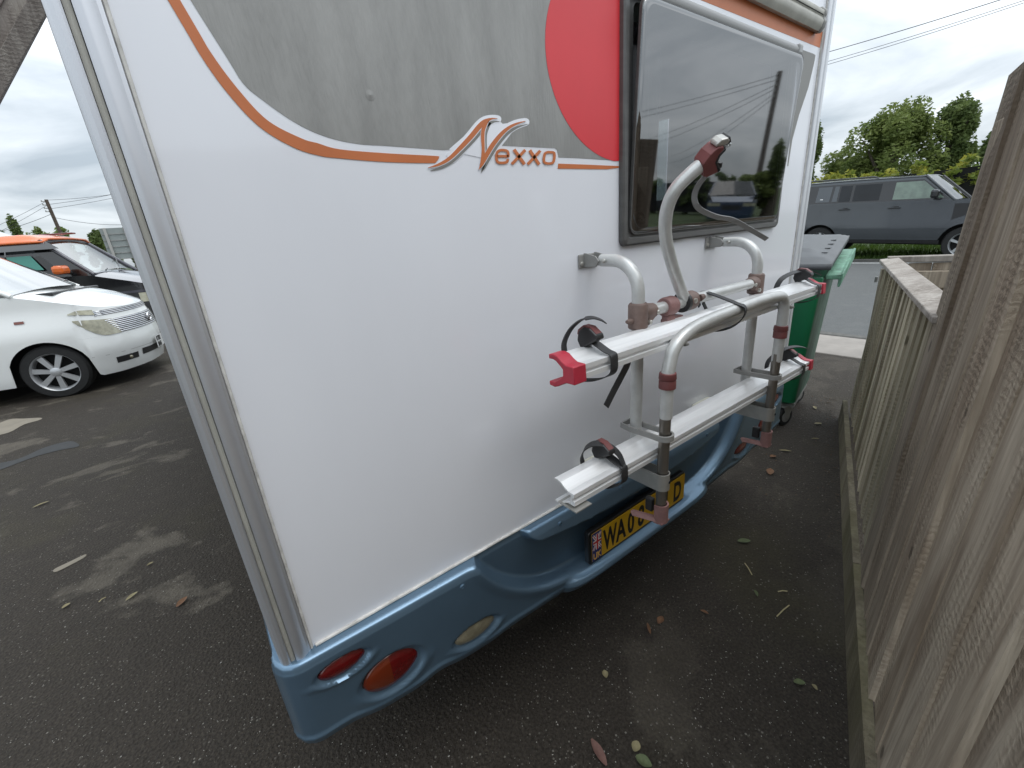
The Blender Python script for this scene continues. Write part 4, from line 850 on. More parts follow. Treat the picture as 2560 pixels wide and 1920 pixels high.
class Car:
    """body wrapped round a plan outline: s runs along the near flank to the nose and round to the far flank"""
    def __init__(s, o, az, width, plan, arches, wr):
        s.o = Vector(o); s.d = Vector((math.sin(rad(az)), math.cos(rad(az)), 0)); s.l = Vector((-s.d.y, s.d.x, 0)); s.w = width
        s.arches = arches; s.wr = wr
        near = spline([Vector((u, v, 0)) for u, v in plan], 10); far = [Vector((p.x, width - p.y, 0)) for p in near[::-1]]
        s.path = near + far[1:]; s.acc = [0]
        for a, b_ in zip(s.path, s.path[1:]): s.acc.append(s.acc[-1] + (b_ - a).length)
        s.len = s.acc[-1]
    def xf(s, p): return s.o + s.d * p.x + s.l * p.y + Vector((0, 0, p.z))
    def at(s, q):
        q = min(max(q, 0), s.len)
        import bisect
        i = min(len(s.path) - 2, max(0, bisect.bisect_right(s.acc, q) - 1))
        t = (q - s.acc[i]) / (s.acc[i + 1] - s.acc[i]); p = s.path[i].lerp(s.path[i + 1], t)
        a = s.path[max(0, i - 1)]; b_ = s.path[min(len(s.path) - 1, i + 2)]; tg = (b_ - a).normalized()
        return p, Vector((tg.y, -tg.x, 0))
    def s_of_u(s, u):
        for i, p in enumerate(s.path):
            if p.x >= u: return s.acc[i]
        return s.len / 2
    def s_of_v(s, v):
        for i, p in enumerate(s.path):
            if p.y >= v: return s.acc[i]
        return s.len
    def P(s, q, h, off=0, inset=None):
        p, n = s.at(q); k = (inset or s.inset)(h, p.x); return Vector((p.x, p.y, h)) + n * (off - k)
    def bottom(s, u, sill):
        b_ = sill
        for uc, hc, r in s.arches:
            if abs(u - uc) < r: b_ = max(b_, hc + math.sqrt(r * r - (u - uc) ** 2))
        return b_
    def shell(s, parent, m, sill, top, s0=0, s1=None, nu=220, nv=16, name='body'):
        s1 = s1 if s1 is not None else s.len; t = MB(s.xf)
        qs = sorted(set([s0 + (s1 - s0) * k / nu for k in range(nu + 1)]))
        def f(u, v):
            q = qs[round(u * nu)]; p, n = s.at(q); hb = s.bottom(p.x, sill(p.x)); ht = top(p.x, p.y); return s.P(q, hb + (ht - hb) * v)
        t.grid(f, nu, nv); return t.build(name, m, parent, smooth=50)
    def patch(s, parent, name, m, q0, q1, h0, h1, off=.006, n=14, nv=4, thick=0):
        t = MB(s.xf); f0 = h0 if callable(h0) else (lambda k: h0); f1 = h1 if callable(h1) else (lambda k: h1)
        t.grid(lambda u, v: s.P(q0 + (q1 - q0) * u, f0(u) + (f1(u) - f0(u)) * v, off), n, nv); return t.build(name, m, parent, smooth=50, thick=thick)
    def quad(s, parent, name, m, pts, n=8, crown=0, thick=0):
        t = MB(s.xf); a, b_, c, d = [Vector(p) for p in pts]; nn = (b_ - a).cross(d - a).normalized()
        t.grid(lambda u, v: a.lerp(b_, u).lerp(d.lerp(c, u), v) + nn * crown * (math.sin(math.pi * u)), n, n); return t.build(name, m, parent, smooth=60, thick=thick)
    def wheel(s, parent, u, v, hc, r, rr, spokes=7, side=-1, wid=.2, steel=False):
        c = Vector((u, v - side * wid / 2 if False else v, hc)); ax = Vector((0, side, 0))
        t = MB(s.xf); t.lathe(c, ax, [(rr, -wid), (r - .02, -wid), (r, -wid + .03), (r, -.03), (r - .025, 0), (rr + .01, .004), (rr, -.004)], 40, caps=False); wh = t.build('wheel', M['tyre'], parent, smooth=35)
        t = MB(s.xf); t.lathe(c, ax, [(rr - .02, -.09), (rr - .012, -.02), (rr, .0), (rr + .004, .004), (rr + .004, -.02)], 40, caps=False)
        for k in range(spokes):
            a = 2 * math.pi * k / spokes + .25; e = Vector((math.cos(a), 0, math.sin(a))); f = Vector((-math.sin(a), 0, math.cos(a)))
            t.prism([c + e * .035 + f * .022 + ax * -.012, c + e * (rr - .012) + f * .030 + ax * -.018, c + e * (rr - .012) - f * .030 + ax * -.018, c + e * .035 - f * .022 + ax * -.012], ax * -.03)
        t.lathe(c, ax, [(.055, -.06), (.055, -.012), (.035, -.002), (.001, -.001)], 20)
        t.build('rim', M['alloy'], wh, smooth=35)
        t = MB(s.xf); t.lathe(c, ax, [(rr - .01, -.12), (rr - .01, -.10), (.001, -.10)], 24); t.build('brake_disc', M['dark'], wh)
        return wh
    def box(s, parent, name, m, c, d, bevel=.01, rot=None):
        t = MB(s.xf); t.box(c, d, rot); return t.build(name, m, parent, smooth=0, bevel=bevel)
    def tubes(s, parent, name, m, path, r, seg=10):
        t = MB(s.xf); t.tube(path, r, seg); return t.build(name, m, parent)

# --- white minivan, left
c1 = Car((-1.62, 6.43, 0), 102.5, 1.80, [(-3.75, .02), (-2.5, 0), (-1, 0), (.1, 0), (.35, .015), (.55, .07), (.70, .18), (.81, .38), (.885, .62), (.905, .90)], [(.1, .31, .375), (-2.85, .31, .375)], .34)
c1.inset = lambda h, u: .10 * max(0, (.32 - h) / .3) ** 2 + (.055 * ss(.72, 1.08, h) + (.10 * max(0, (h - .66)) if u > .5 else .03 * max(0, (h - .8)))) - (.035 * math.exp(-((h - .50) / .16) ** 2) if u > .45 else .012 * math.exp(-((h - .60) / .25) ** 2))
mv = thing('white_minivan', (-1.0, 7.2, 0), 'white minivan with twin-slat grille parked behind the motorhome, nose towards it', 'minivan')
def tophood(u, v): return interp([(-4, 1.20), (-1, 1.22), (0, 1.235), (.3, 1.15), (.55, 1.07), (.75, 1.015), (.9, .985), (1, .975)], u)
bdy = c1.shell(mv, M['car_white'], lambda u: .205 if u < .5 else .185, lambda u, v: tophood(u, v) - .02, nu=300, nv=22)
def hood(u, v):
    uu = -.02 + u * 1.0; q = c1.s_of_u(.30); 
    return None
t = MB(c1.xf); qa, qb = c1.s_of_u(-.35), c1.len - c1.s_of_u(-.35)
nq = 60
def hoodp(a, b_):                                    # a runs near flank -> nose, b_ flank to centre line
    q = qa + (c1.len / 2 - qa) * a; p, n = c1.at(q); e_ = c1.P(q, tophood(p.x, p.y) - .02)
    cu = -.35 + (e_.x + .35) * .93; ce = Vector((cu, .9, tophood(cu, .9) + .05 * ss(1.0, .5, cu) + .005)); k = b_
    pt = e_.lerp(ce, k); pt.z += .045 * math.sin(math.pi * min(1, k * 1.0)) * (.35 + .65 * ss(.95, .3, e_.x)) * (1 - k * .5); return pt
t.grid(hoodp, 70, 14); t.grid(lambda a, b_: Vector((hoodp(a, b_).x, 1.8 - hoodp(a, b_).y, hoodp(a, b_).z)), 70, 14)
t.build('bonnet', M['car_white'], mv, smooth=60)
qn = c1.len / 2; qv = c1.s_of_v
c1.patch(mv, 'headlamp', M['headlamp'], c1.s_of_u(.40), qv(.12), lambda k: .955 - .035 * k, lambda k: .965 + .035 * min(1, k * 3) - .02 * k, .012)
c1.patch(mv, 'headlamp', M['headlamp'], c1.s_of_u(.43), qv(.27), lambda k: .87 - .21 * math.sin(min(1, k * 1.5) * math.pi / 2) * 1.0, lambda k: .885 - .045 * k, .007, 18)
for k0, (q0, hf, nn) in enumerate(((qv(.12), lambda i: .908 + .018 * i, 3), (qv(.27), lambda i: .672 + .022 * i, 8))):
    c1.patch(mv, 'grille', M['black'], q0 - (.07 if k0 else .005), 2 * qn - q0 + (.07 if k0 else .005), hf(0) - .008, hf(nn - 1) + .014, .003)
    for i in range(nn):
        c1.patch(mv, 'grille_bar', M['chrome'], q0 - (.016 * i if k0 else 0), 2 * qn - q0 + (.016 * i if k0 else 0), hf(i), hf(i) + (.007 if k0 == 0 else .010), .012, thick=.01)
ce = c1.P(qn, .76, .025)
t = MB(c1.xf); ang = [rad(18 * k) for k in range(21)]; t.tube([ce + Vector((0, .055 * math.cos(a), .05 * math.sin(a))) for a in ang], .009, 8); t.box(ce, (.012, .15, .022)); t.build('badge', M['chrome'], mv)
c1.patch(mv, 'fog_light_recess', M['black'], qv(.13), qv(.36), .30, .375, .004); 
fo = c1.P(qv(.27), .335, .006); t = MB(c1.xf); t.ball(fo, .022, 12); t.build('fog_light', M['lens_clear'], mv)
c1.patch(mv, 'lower_grille', M['black'], qv(.44), 2 * qn - qv(.44), .315, .395, .004)
for i in range(4): c1.patch(mv, 'lower_grille_bar', M['dark_plastic'], qv(.44), 2 * qn - qv(.44), .322 + .018 * i, .326 + .018 * i, .01)
pc = c1.P(qv(.86), .42, .02); pv, pnn = c1.at(qv(.86))
pl2 = c1.quad(mv, 'number_plate', M['plate_w'], [pc + Vector((.012, -.17, -.08)), pc + Vector((.012, .17, -.08)), pc + Vector((.012, .17, .08)), pc + Vector((.012, -.17, .08))], 2)
for s_, zz in (('KT02', .01), ('BNB', -.07)):
    o_ = c1.xf(pc + Vector((.016, -.13, zz))); text(s_, .085, o_, c1.l, (0, 0, 1), 'plate_lettering', M['plate_k'], pl2, bold=.002, sx=.85)
c1.patch(mv, 'side_marker', M['lens_orange'], c1.s_of_u(-.10), c1.s_of_u(.02), .918, .948, .008)['label'] = 'small amber side repeater'
c1.patch(mv, 'shut_line', M['dark_plastic'], c1.s_of_u(.43), qv(.50), .66, .6605, .004)
c1.patch(mv, 'bumper_seam', M['decal_grey'], c1.s_of_u(.47), 2 * qn - c1.s_of_u(.47), .425, .428, .0025)
for u in (-.42, -1.5, -2.6): c1.patch(mv, 'door_gap', M['dark_plastic'], c1.s_of_u(u), c1.s_of_u(u + .006), .30, 1.2, .002, 2, 8)
c1.wheel(mv, .1, .03, .315, .325, .225); c1.wheel(mv, -2.85, .03, .315, .325, .225); c1.wheel(mv, .1, 1.77, .315, .325, .225, side=1); c1.wheel(mv, -2.85, 1.77, .315, .325, .225, side=1)
c1.box(mv, 'underbody', M['dark'], (-1.6, .9, .42), (3.8, 1.38, .5), .02)
# greenhouse
c1.quad(mv, 'windscreen', M['screen2'], [(-.02, .10, 1.235), (.24, .90, 1.275), (-.66, .90, 1.90), (-.95, .26, 1.84)], 10, .03)
c1.quad(mv, 'windscreen', M['screen2'], [(.24, .90, 1.275), (-.02, 1.70, 1.235), (-.95, 1.54, 1.84), (-.66, .90, 1.90)], 10, .03)
c1.quad(mv, 'roof', M['car_white'], [(-.94, .24, 1.845), (-.66, .9, 1.905), (-3.7, .9, 1.93), (-3.7, .26, 1.88)], 8, .02)
c1.quad(mv, 'roof', M['car_white'], [(-.66, .9, 1.905), (-.94, 1.56, 1.845), (-3.7, 1.54, 1.88), (-3.7, .9, 1.93)], 8, .02)
c1.tubes(mv, 'a_pillar', M['car_white'], [(.0, .075, 1.225), (-.48, .16, 1.55), (-.96, .245, 1.85)], .028)
c1.tubes(mv, 'a_pillar', M['car_white'], [(.0, 1.725, 1.225), (-.48, 1.64, 1.55), (-.96, 1.555, 1.85)], .028)
for i, (u0, u1) in enumerate(((-.10, -.52), (-.56, -1.5), (-1.6, -2.7), (-2.8, -3.7))):
    c1.quad(mv, 'side_window', M['tintglass'], [(u0, .065, 1.22), (u1, .06, 1.22), (u1, .23, 1.80), (u0 - .9 * (i == 0) * .35 - (.35 if i == 0 else 0) * 0, .15 if i == 0 else .23, 1.48 if i == 0 else 1.80)], 4)
c1.box(mv, 'cowl_panel', M['black'], (.16, .9, 1.205), (.24, 1.3, .04), .01)
for a, b_ in (((.05, .40, 1.265), (-.02, 1.05, 1.335)), ((.02, .95, 1.265), (-.02, 1.5, 1.33))):
    c1.tubes(mv, 'wiper', M['black'], [a, tuple((Vector(a) + Vector(b_)) / 2 + Vector((.02, 0, .0))), b_], .012, 8)
c1.box(mv, 'dashboard', M['seat'], (-.45, .9, 1.15), (.7, 1.5, .12), .03)
for v in (.5, 1.3): c1.box(mv, 'seat', M['seatpale'], (-1.5, v, 1.25), (.25, .5, .75), .08)
M['tickets'] = mat('pale_card', (.62, .66, .55), .8, var=.3, vs=30)
c1.box(mv, 'windscreen_card', M['tickets'], (-.62, .55, 1.45), (.02, .42, .14), .002, Matrix.Rotation(rad(-35), 3, 'Y'))

# --- dark camper van with orange roof
c2 = Car((-1.255, 9.6, 0), 107.6, 1.70, [(-4.0, .02), (-2, 0), (-.2, 0), (.3, .0), (.62, .03), (.82, .13), (.93, .32), (.98, .58), (.99, .85)], [(.28, .33, .39), (-2.7, .33, .39)], .34)
c2.inset = lambda h, u: .05 * max(0, (h - .75)) + .1 * max(0, (.3 - h) / .3) ** 2
cv_ = thing('camper_van', (-2, 10.5, 0), 'dark camper van with bright orange raised roof and orange mirror behind the white minivan', 'camper van')
th2 = lambda u, v: interp([(-4, 1.33), (-.2, 1.36), (0, 1.34), (.5, 1.20), (.8, 1.10), (1, 1.02)], u)
c2.shell(cv_, M['car_black'], lambda u: .22, th2, nu=200)
t = MB(c2.xf); qa2 = c2.s_of_u(-.3)
def hp2(a, b_):
    q = qa2 + (c2.len / 2 - qa2) * a; p, n = c2.at(q); e_ = c2.P(q, th2(p.x, 0) - .005); cu = -.3 + (e_.x + .3) * .95; ce_ = Vector((cu, .85, th2(cu, 0) + .05)); pt = e_.lerp(ce_, b_); pt.z += .03 * math.sin(math.pi * b_); return pt
t.grid(hp2, 40, 8); t.grid(lambda a, b_: Vector((hp2(a, b_).x, 1.7 - hp2(a, b_).y, hp2(a, b_).z)), 40, 8); t.build('bonnet', M['car_dark'], cv_, smooth=60)
c2.quad(cv_, 'windscreen', M['screen'], [(-.02, .07, 1.385), (-.02, 1.63, 1.385), (-.55, 1.50, 1.93), (-.55, .20, 1.93)], 12, .06)
for v0, v1 in ((.05, .175), (1.65, 1.525)): c2.tubes(cv_, 'a_pillar', M['car_dark'], [(.03, v0, 1.36), (-.28, (v0 + v1) / 2, 1.66), (-.57, v1, 1.945)], .035)
c2.tubes(cv_, 'roof_header', M['car_dark'], [(-.57, .17, 1.945), (-.52, .85, 1.975), (-.57, 1.53, 1.945)], .04)
t = MB(c2.xf)
def rf(u, v):
    uu = -.52 - 3.4 * u; e_ = min(v, 1 - v); k = ss(0, .12, e_); fu = ss(0, .10, u); return Vector((uu + .06 * (1 - abs(2 * v - 1) ** 2) * (1 - u), .13 + 1.44 * v, 1.955 + (.045 + .075 * fu) * k + .015 * math.sin(math.pi * v)))
t.grid(rf, 30, 30); t.build('raised_roof', M['car_orange'], cv_, smooth=60, thick=.03)
c2.quad(cv_, 'side_panel', M['car_black'], [(.0, .03, 1.34), (-.30, .03, 1.34), (-.80, .17, 1.94), (-.56, .17, 1.94)], 2)
c2.quad(cv_, 'side_panel', M['car_black'], [(-1.15, .03, 1.34), (-4, .03, 1.34), (-4, .17, 1.94), (-1.05, .17, 1.94)], 2)
c2.quad(cv_, 'side_panel', M['car_black'], [(-.30, .05, 1.82), (-1.2, .05, 1.82), (-1.2, .17, 1.95), (-.5, .17, 1.95)], 2)
M['greenglass'] = mat('green_tinted_glass', (.03, .20, .155), .15, coat=.3)
c2.quad(cv_, 'side_window', M['tintglass'], [(-.30, .04, 1.36), (-1.15, .04, 1.36), (-1.05, .15, 1.84), (-.72, .15, 1.84)], 4)
c2.quad(cv_, 'quarter_glass', M['greenglass'], [(-.60, .028, 1.50), (-1.0, .028, 1.52), (-1.05, .10, 1.74), (-.74, .10, 1.74)], 4)
c2.box(cv_, 'door_mirror', M['car_orange'], (-.28, -.18, 1.475), (.15, .26, .14), .045)
c2.tubes(cv_, 'mirror_arm', M['black'], [(-.28, .06, 1.42), (-.28, -.12, 1.43)], .03)
c2.tubes(cv_, 'wiper', M['black'], [(.02, .5, 1.41), (-.15, 1.3, 1.57)], .012, 6); c2.tubes(cv_, 'wiper', M['black'], [(.02, 1.0, 1.41), (-.2, 1.55, 1.62)], .012, 6)
c2.box(cv_, 'tax_disc_card', M['tickets'], (-.36, .75, 1.73), (.02, .14, .07), .002, Matrix.Rotation(rad(-45), 3, 'Y'))
c2.box(cv_, 'dashboard', M['seat'], (-.35, .85, 1.30), (.5, 1.4, .1), .03)
for v in (.45, 1.25): c2.box(cv_, 'seat', M['seatpale'], (-1.15, v, 1.4), (.2, .5, .7), .08)
c2.box(cv_, 'roof_rack_box', M['lens_red'], (-.75, 1.1, 2.105), (.5, .12, .03), .01)
c2.patch(cv_, 'headlamp', M['headlamp'], c2.s_of_u(.55), c2.s_of_v(.35), .82, .98, .006)
c2.patch(cv_, 'grille', M['black'], c2.s_of_v(.40), 2 * (c2.len / 2) - c2.s_of_v(.40), .80, .92, .006)
c2.patch(cv_, 'grille_bar', M['chrome'], c2.s_of_v(.40), c2.len - c2.s_of_v(.40), .855, .868, .012)
c2.patch(cv_, 'bonnet_lip', M['car_dark'], c2.s_of_u(.3), c2.len - c2.s_of_u(.3), .99, 1.03, .008)
for u in (.28, -2.7): c2.wheel(cv_, u, .03, .33, .34, .22); c2.wheel(cv_, u, 1.67, .33, .34, .22, side=1)
c2.box(cv_, 'underbody', M['dark'], (-1.5, .85, .5), (4.4, 1.3, .6), .02)

# --- pale van further back on the left, only its roof edge shows over the orange roof
c3 = Car((-2.75, 13.6, 0), 105, 1.9, [(-4, .02), (-2, 0), (.3, 0), (.7, .08), (.9, .3), (.98, .6), (1, .95)], [(.2, .33, .4), (-2.8, .33, .4)], .34)
c3.inset = lambda h, u: .06 * max(0, h - .9)
wv = thing('white_van', (-3.5, 14.6, 0), 'pale van roof sloping up behind the orange roof at the left edge', 'van')
th3 = lambda u, v: interp([(-4, 2.0), (-1.0, 1.95), (-.95, 1.3), (0, 1.25), (1, 1.0)], u)
c3.shell(wv, M['car_white'], lambda u: .25, lambda u, v: 1.25 if u > -.6 else 1.3, nu=120)
c3.quad(wv, 'bonnet', M['car_white'], [(.0, .05, 1.25), (.95, .3, 1.2), (.95, 1.6, 1.2), (.0, 1.85, 1.25)], 4, .04)
c3.quad(wv, 'windscreen', M['tintglass'], [(.0, .08, 1.25), (.0, 1.82, 1.25), (-.5, 1.7, 2.1), (-.5, .2, 2.1)], 6, .05)
c3.quad(wv, 'side_panel', M['car_white'], [(-.4, .03, 1.25), (-4, .03, 1.25), (-4, .15, 2.3), (-.75, .15, 2.3)], 2); c3.quad(wv, 'side_panel', M['car_white'], [(-.4, 1.87, 1.25), (-4, 1.87, 1.25), (-4, 1.75, 2.3), (-.75, 1.75, 2.3)], 2)
t = MB(c3.xf); t.grid(lambda u, v: Vector((-.30 - 3.7 * u, .1 + 1.7 * v, 2.22 + .55 * ss(0, .35, u) * (1 - .15 * abs(2 * v - 1) ** 3) + .02 * math.sin(math.pi * v) - .0)), 20, 12); t.build('roof', M['car_white'], wv, smooth=60, thick=.03)
c3.quad(wv, 'roof_front', M['car_white'], [(-.4, .2, 2.05), (-.4, 1.7, 2.05), (-.30, 1.75, 2.23), (-.30, .12, 2.23)], 4)
for u in (.2, -2.8): c3.wheel(wv, u, .03, .33, .34, .22)

# --- slate grey 4x4 on the far side of the road
g0 = .05
c4 = Car((15.0, 1.22, -.04), 180, 1.95, [(-3.98, .9), (-3.95, .3), (-3.85, .07), (-3.6, .0), (-2, 0), (-.3, 0), (.3, .0), (.62, .06), (.78, .25), (.84, .6), (.85, .97)], [(0, .385, .46), (-3.02, .385, .46)], .39)
# heading -y with its right flank to the viewer: flip the lateral axis so that v grows away from the viewer
c4.l = Vector((1, 0, 0))
c4.xf = lambda p: c4.o + c4.d * p.x + c4.l * p.y + Vector((0, 0, p.z * 1.035 - .05 * p.x))        # the verge rises to the rear
c4.inset = lambda h, u: .035 * max(0, (h - 1.05)) + .07 * max(0, (.5 - h) / .3) ** 2 - .02 * math.exp(-((h - .72) / .25) ** 2)
dv_ = thing('grey_suv', (16.2, 3, g0), 'slate grey boxy 4x4 parked on the verge across the road', 'suv')
belt = lambda u, v=0: interp([(-4, 1.37), (-1, 1.37), (-.1, 1.36), (.2, 1.33), (.85, 1.26)], u)
c4.shell(dv_, M['car_grey'], lambda u: .43, belt, nu=260, nv=18)
c4.quad(dv_, 'bonnet', M['car_grey'], [(-.36, .03, 1.355), (.84, .12, 1.26), (.84, 1.83, 1.26), (-.36, 1.92, 1.355)], 8, .05)
ro = MB(c4.xf)
ro.grid(lambda u, v: Vector((-.93 - 3.0 * u, .14 + 1.67 * v, 1.905 + .035 * math.sin(math.pi * v) + .02 * math.sin(math.pi * u))), 14, 14); ro.build('roof', M['car_grey'], dv_, smooth=60, thick=.03)
def side(name, m, pts, off=0, par=dv_): 
    ins = lambda h: .02 + .13 * (h - 1.36) / .55 - off
    t = MB(c4.xf); t.add([(u, ins(h), h) for u, h in pts], [list(range(len(pts)))]); return t.build(name, m, par, smooth=0)
side('pillar_panel', M['car_grey'], [(-.34, 1.352), (-3.95, 1.366), (-3.92, 1.92), (-.96, 1.92), (-.90, 1.895)])
M['suvglass'] = mat('dark_privacy_glass', (.02, .022, .025), .12, spec=.35, var=.3, vs=2)
M['suvpale'] = mat('painted_window_reflection', (.16, .22, .17), .06, coat=.8, var=.35, vs=5)  # opaque pane, its bright reflection is painted as a pale colour
side('glass_surround', M['car_black'], [(-.40, 1.372), (-3.88, 1.385), (-3.86, 1.84), (-.98, 1.84)], .003)
side('front_window', M['suvpale'], [(-.52, 1.41), (-1.50, 1.41), (-1.50, 1.80), (-.96, 1.80)], .006)['label'] = 'front side window, pale green reflection painted on the pane'
side('rear_window', M['suvglass'], [(-1.78, 1.41), (-2.36, 1.41), (-2.36, 1.80), (-1.78, 1.80)], .006)
side('rear_window', M['suvglass'], [(-2.42, 1.41), (-2.68, 1.41), (-2.68, 1.80), (-2.42, 1.80)], .006)
side('quarter_panel', M['car_grey'], [(-2.72, 1.42), (-2.84, 1.42), (-2.82, 1.80), (-2.72, 1.80)], .007)
side('quarter_panel', M['car_grey'], [(-2.90, 1.42), (-3.24, 1.42), (-3.22, 1.80), (-2.88, 1.80)], .007)
side('badge', M['plate_w'], [(-3.06, 1.48), (-3.13, 1.48), (-3.13, 1.50), (-3.06, 1.50)], .010)
c4.quad(dv_, 'windscreen', M['screen'], [(-.32, .06, 1.35), (-.32, 1.88, 1.35), (-.93, 1.78, 1.90), (-.93, .16, 1.90)], 8, .03)
c4.tubes(dv_, 'a_pillar', M['car_grey'], [(-.32, .03, 1.35), (-.95, .13, 1.915)], .035); c4.tubes(dv_, 'a_pillar', M['car_black'], [(-.32, 1.92, 1.35), (-.95, 1.82, 1.915)], .035)
for v in (.2, 1.74): c4.tubes(dv_, 'roof_rail', M['car_black'], [(-1.9, v, 1.93), (-2.0, v, 1.97), (-3.7, v, 1.97), (-3.85, v, 1.93)], .018, 8)
for u in (-1.42, -2.50): 
    h_ = c4.box(dv_, 'door_handle', M['black'], (u, -.02, 1.215), (.25, .03, .028), .008); c4.box(dv_, 'handle_grip', M['black'], (u + .03, -.014, 1.25), (.10, .02, .02), .006)
for u, h0 in ((-.40, .50), (-1.66, .50), (-2.86, .90)): c4.patch(dv_, 'door_gap', M['black'], c4.s_of_u(u - .008), c4.s_of_u(u), h0, 1.36, .0025, 2, 10)
c4.patch(dv_, 'sill_trim', M['car_black'], c4.s_of_u(-2.5), c4.s_of_u(-.48), .385, .47, .012, 10)
c4.patch(dv_, 'rocker_strip', M['car_grey'], c4.s_of_u(-2.5), c4.s_of_u(-.50), .545, .585, .022, 10, 4)
c4.patch(dv_, 'side_vent', M['black'], c4.s_of_u(-.36), c4.s_of_u(-.10), lambda k: .92 + .12 * k, 1.27, .006, 8)
c4.patch(dv_, 'fuel_flap', M['car_grey'], c4.s_of_u(-3.42), c4.s_of_u(-3.12), 1.08, 1.24, .006, 6)
c4.box(dv_, 'door_mirror', M['car_black'], (-.66, -.17, 1.50), (.15, .24, .19), .05); c4.box(dv_, 'mirror_arm', M['black'], (-.62, -.02, 1.385), (.10, .16, .035), .01)
for u in (0, -3.02): c4.wheel(dv_, u, .02, .385, .385, .25, 5); c4.wheel(dv_, u, 1.93, .385, .385, .25, 5, side=1)
c4.box(dv_, 'underbody', M['dark'], (-1.5, .97, .62), (4.3, 1.5, .55), .02)
for v in (.5, 1.4): c4.box(dv_, 'seat', M['seat'], (-1.2, v, 1.35), (.2, .5, .7), .08)

# --- dark blue car that the window reflects, standing across the road behind the camera
c5 = Car((20.98, -8.9, -.01), 300, 1.75, [(-3.3, .1), (-3.2, .03), (-2, 0), (0, 0), (.3, .02), (.6, .10), (.78, .3), (.86, .6), (.87, .87)], [(0, .31, .36), (-2.55, .31, .36)], .32)
c5.xf = lambda p: c5.o + c5.d * p.x * 1.15 + c5.l * p.y * 1.15 + Vector((0, 0, p.z * 1.25))
c5.inset = lambda h, u: .10 * max(0, h - .75) + .07 * max(0, (.4 - h) / .3) ** 2
bc = thing('blue_car', (21.5, -9.5, 0), 'dark blue hatchback seen only as a reflection in the motorhome window', 'car')
tp5 = lambda u, v=0: interp([(-3.3, .98), (-.3, .96), (.2, .90), (.87, .78)], u)
c5.shell(bc, M['car_blue'], lambda u: .22, tp5, nu=140)
c5.quad(bc, 'bonnet', M['car_blue'], [(-.25, .05, .955), (.85, .2, .78), (.85, 1.55, .78), (-.25, 1.7, .955)], 8, .06)
c5.quad(bc, 'windscreen', M['tintglass'], [(-.25, .08, .96), (-.25, 1.67, .96), (-1.05, 1.5, 1.42), (-1.05, .25, 1.42)], 8, .04)
c5.quad(bc, 'roof', M['car_blue'], [(-1.05, .24, 1.42), (-1.05, 1.51, 1.42), (-2.8, 1.5, 1.44), (-2.8, .25, 1.44)], 8, .03)
for v0, v1 in ((.03, .23), (1.72, 1.52)): 
    c5.quad(bc, 'side_window', M['tintglass'], [(-.3, v0, .97), (-3.1, v0, .98), (-2.8, v1, 1.43), (-1.08, v1, 1.42)], 4); c5.tubes(bc, 'a_pillar', M['car_blue'], [(-.25, v0, .96), (-1.06, v1, 1.42)], .03)
c5.patch(bc, 'headlamp', M['headlamp'], c5.s_of_u(.45), c5.s_of_v(.45), .64, .74, .006); c5.patch(bc, 'headlamp', M['headlamp'], c5.len - c5.s_of_v(.45), c5.len - c5.s_of_u(.45), .64, .74, .006)
c5.patch(bc, 'grille', M['black'], c5.s_of_v(.52), c5.len - c5.s_of_v(.52), .52, .68, .006)
c5.wheel(bc, 0, .03, .31, .315, .2); c5.wheel(bc, -2.55, .03, .31, .315, .2)

# ------------------------------------------------------------------ vegetation
def leafmat(name, a, b_):
    m = mat(name, a, .6, var=0, col2=b_, vs=1.1, detail=6, lo=.4, hi=.62); t = m.node_tree; p = t.nodes['Principled BSDF']; p.inputs['Specular IOR Level'].default_value = .25
    tr = t.nodes.new('ShaderNodeBsdfTranslucent'); mxs = t.nodes.new('ShaderNodeMixShader'); mxs.inputs[0].default_value = .42
    t.links.new(t.nodes[m['ramp']].outputs[0], tr.inputs[0]); t.links.new(p.outputs[0], mxs.inputs[1]); t.links.new(tr.outputs[0], mxs.inputs[2])
    t.links.new(mxs.outputs[0], t.nodes['Material Output'].inputs[0]); return m
M['leaf'] = leafmat('oak_leaves', (.26, .31, .10), (.13, .175, .05)); M['leaf2'] = leafmat('darker_leaves', (.18, .23, .08), (.085, .125, .04))
M['leaf_y'] = leafmat('yellow_green_leaves', (.40, .37, .06), (.16, .21, .04)); M['leaf_p'] = leafmat('pale_leaves', (.26, .33, .09), (.13, .19, .05))
M['bark'] = mat('bark', (.11, .09, .07), .9, var=.4, vs=8, bump=.6, bs=20)
def leaves(mb, c, rv, n, sz, rng, surf=.55):
    for _ in range(n):
        while 1:
            d = Vector((rng.uniform(-1, 1), rng.uniform(-1, 1), rng.uniform(-1, 1)))
            if .1 < d.length < 1: break
        d = d.normalized() * (surf + (1 - surf) * rng.random()) if rng.random() < .75 else d
        p = c + Vector((d.x * rv.x, d.y * rv.y, d.z * rv.z)); s_ = sz * rng.uniform(.5, 1.3)
        a = Vector((rng.gauss(0, 1), rng.gauss(0, 1), rng.gauss(0, .6))).normalized(); b_ = a.cross(Vector((rng.gauss(0, 1), rng.gauss(0, 1), rng.gauss(0, 1)))).normalized()
        mb.add([p - a * s_, p + b_ * s_ * .5, p + a * s_, p - b_ * s_ * .5], [(0, 1, 2, 3)])
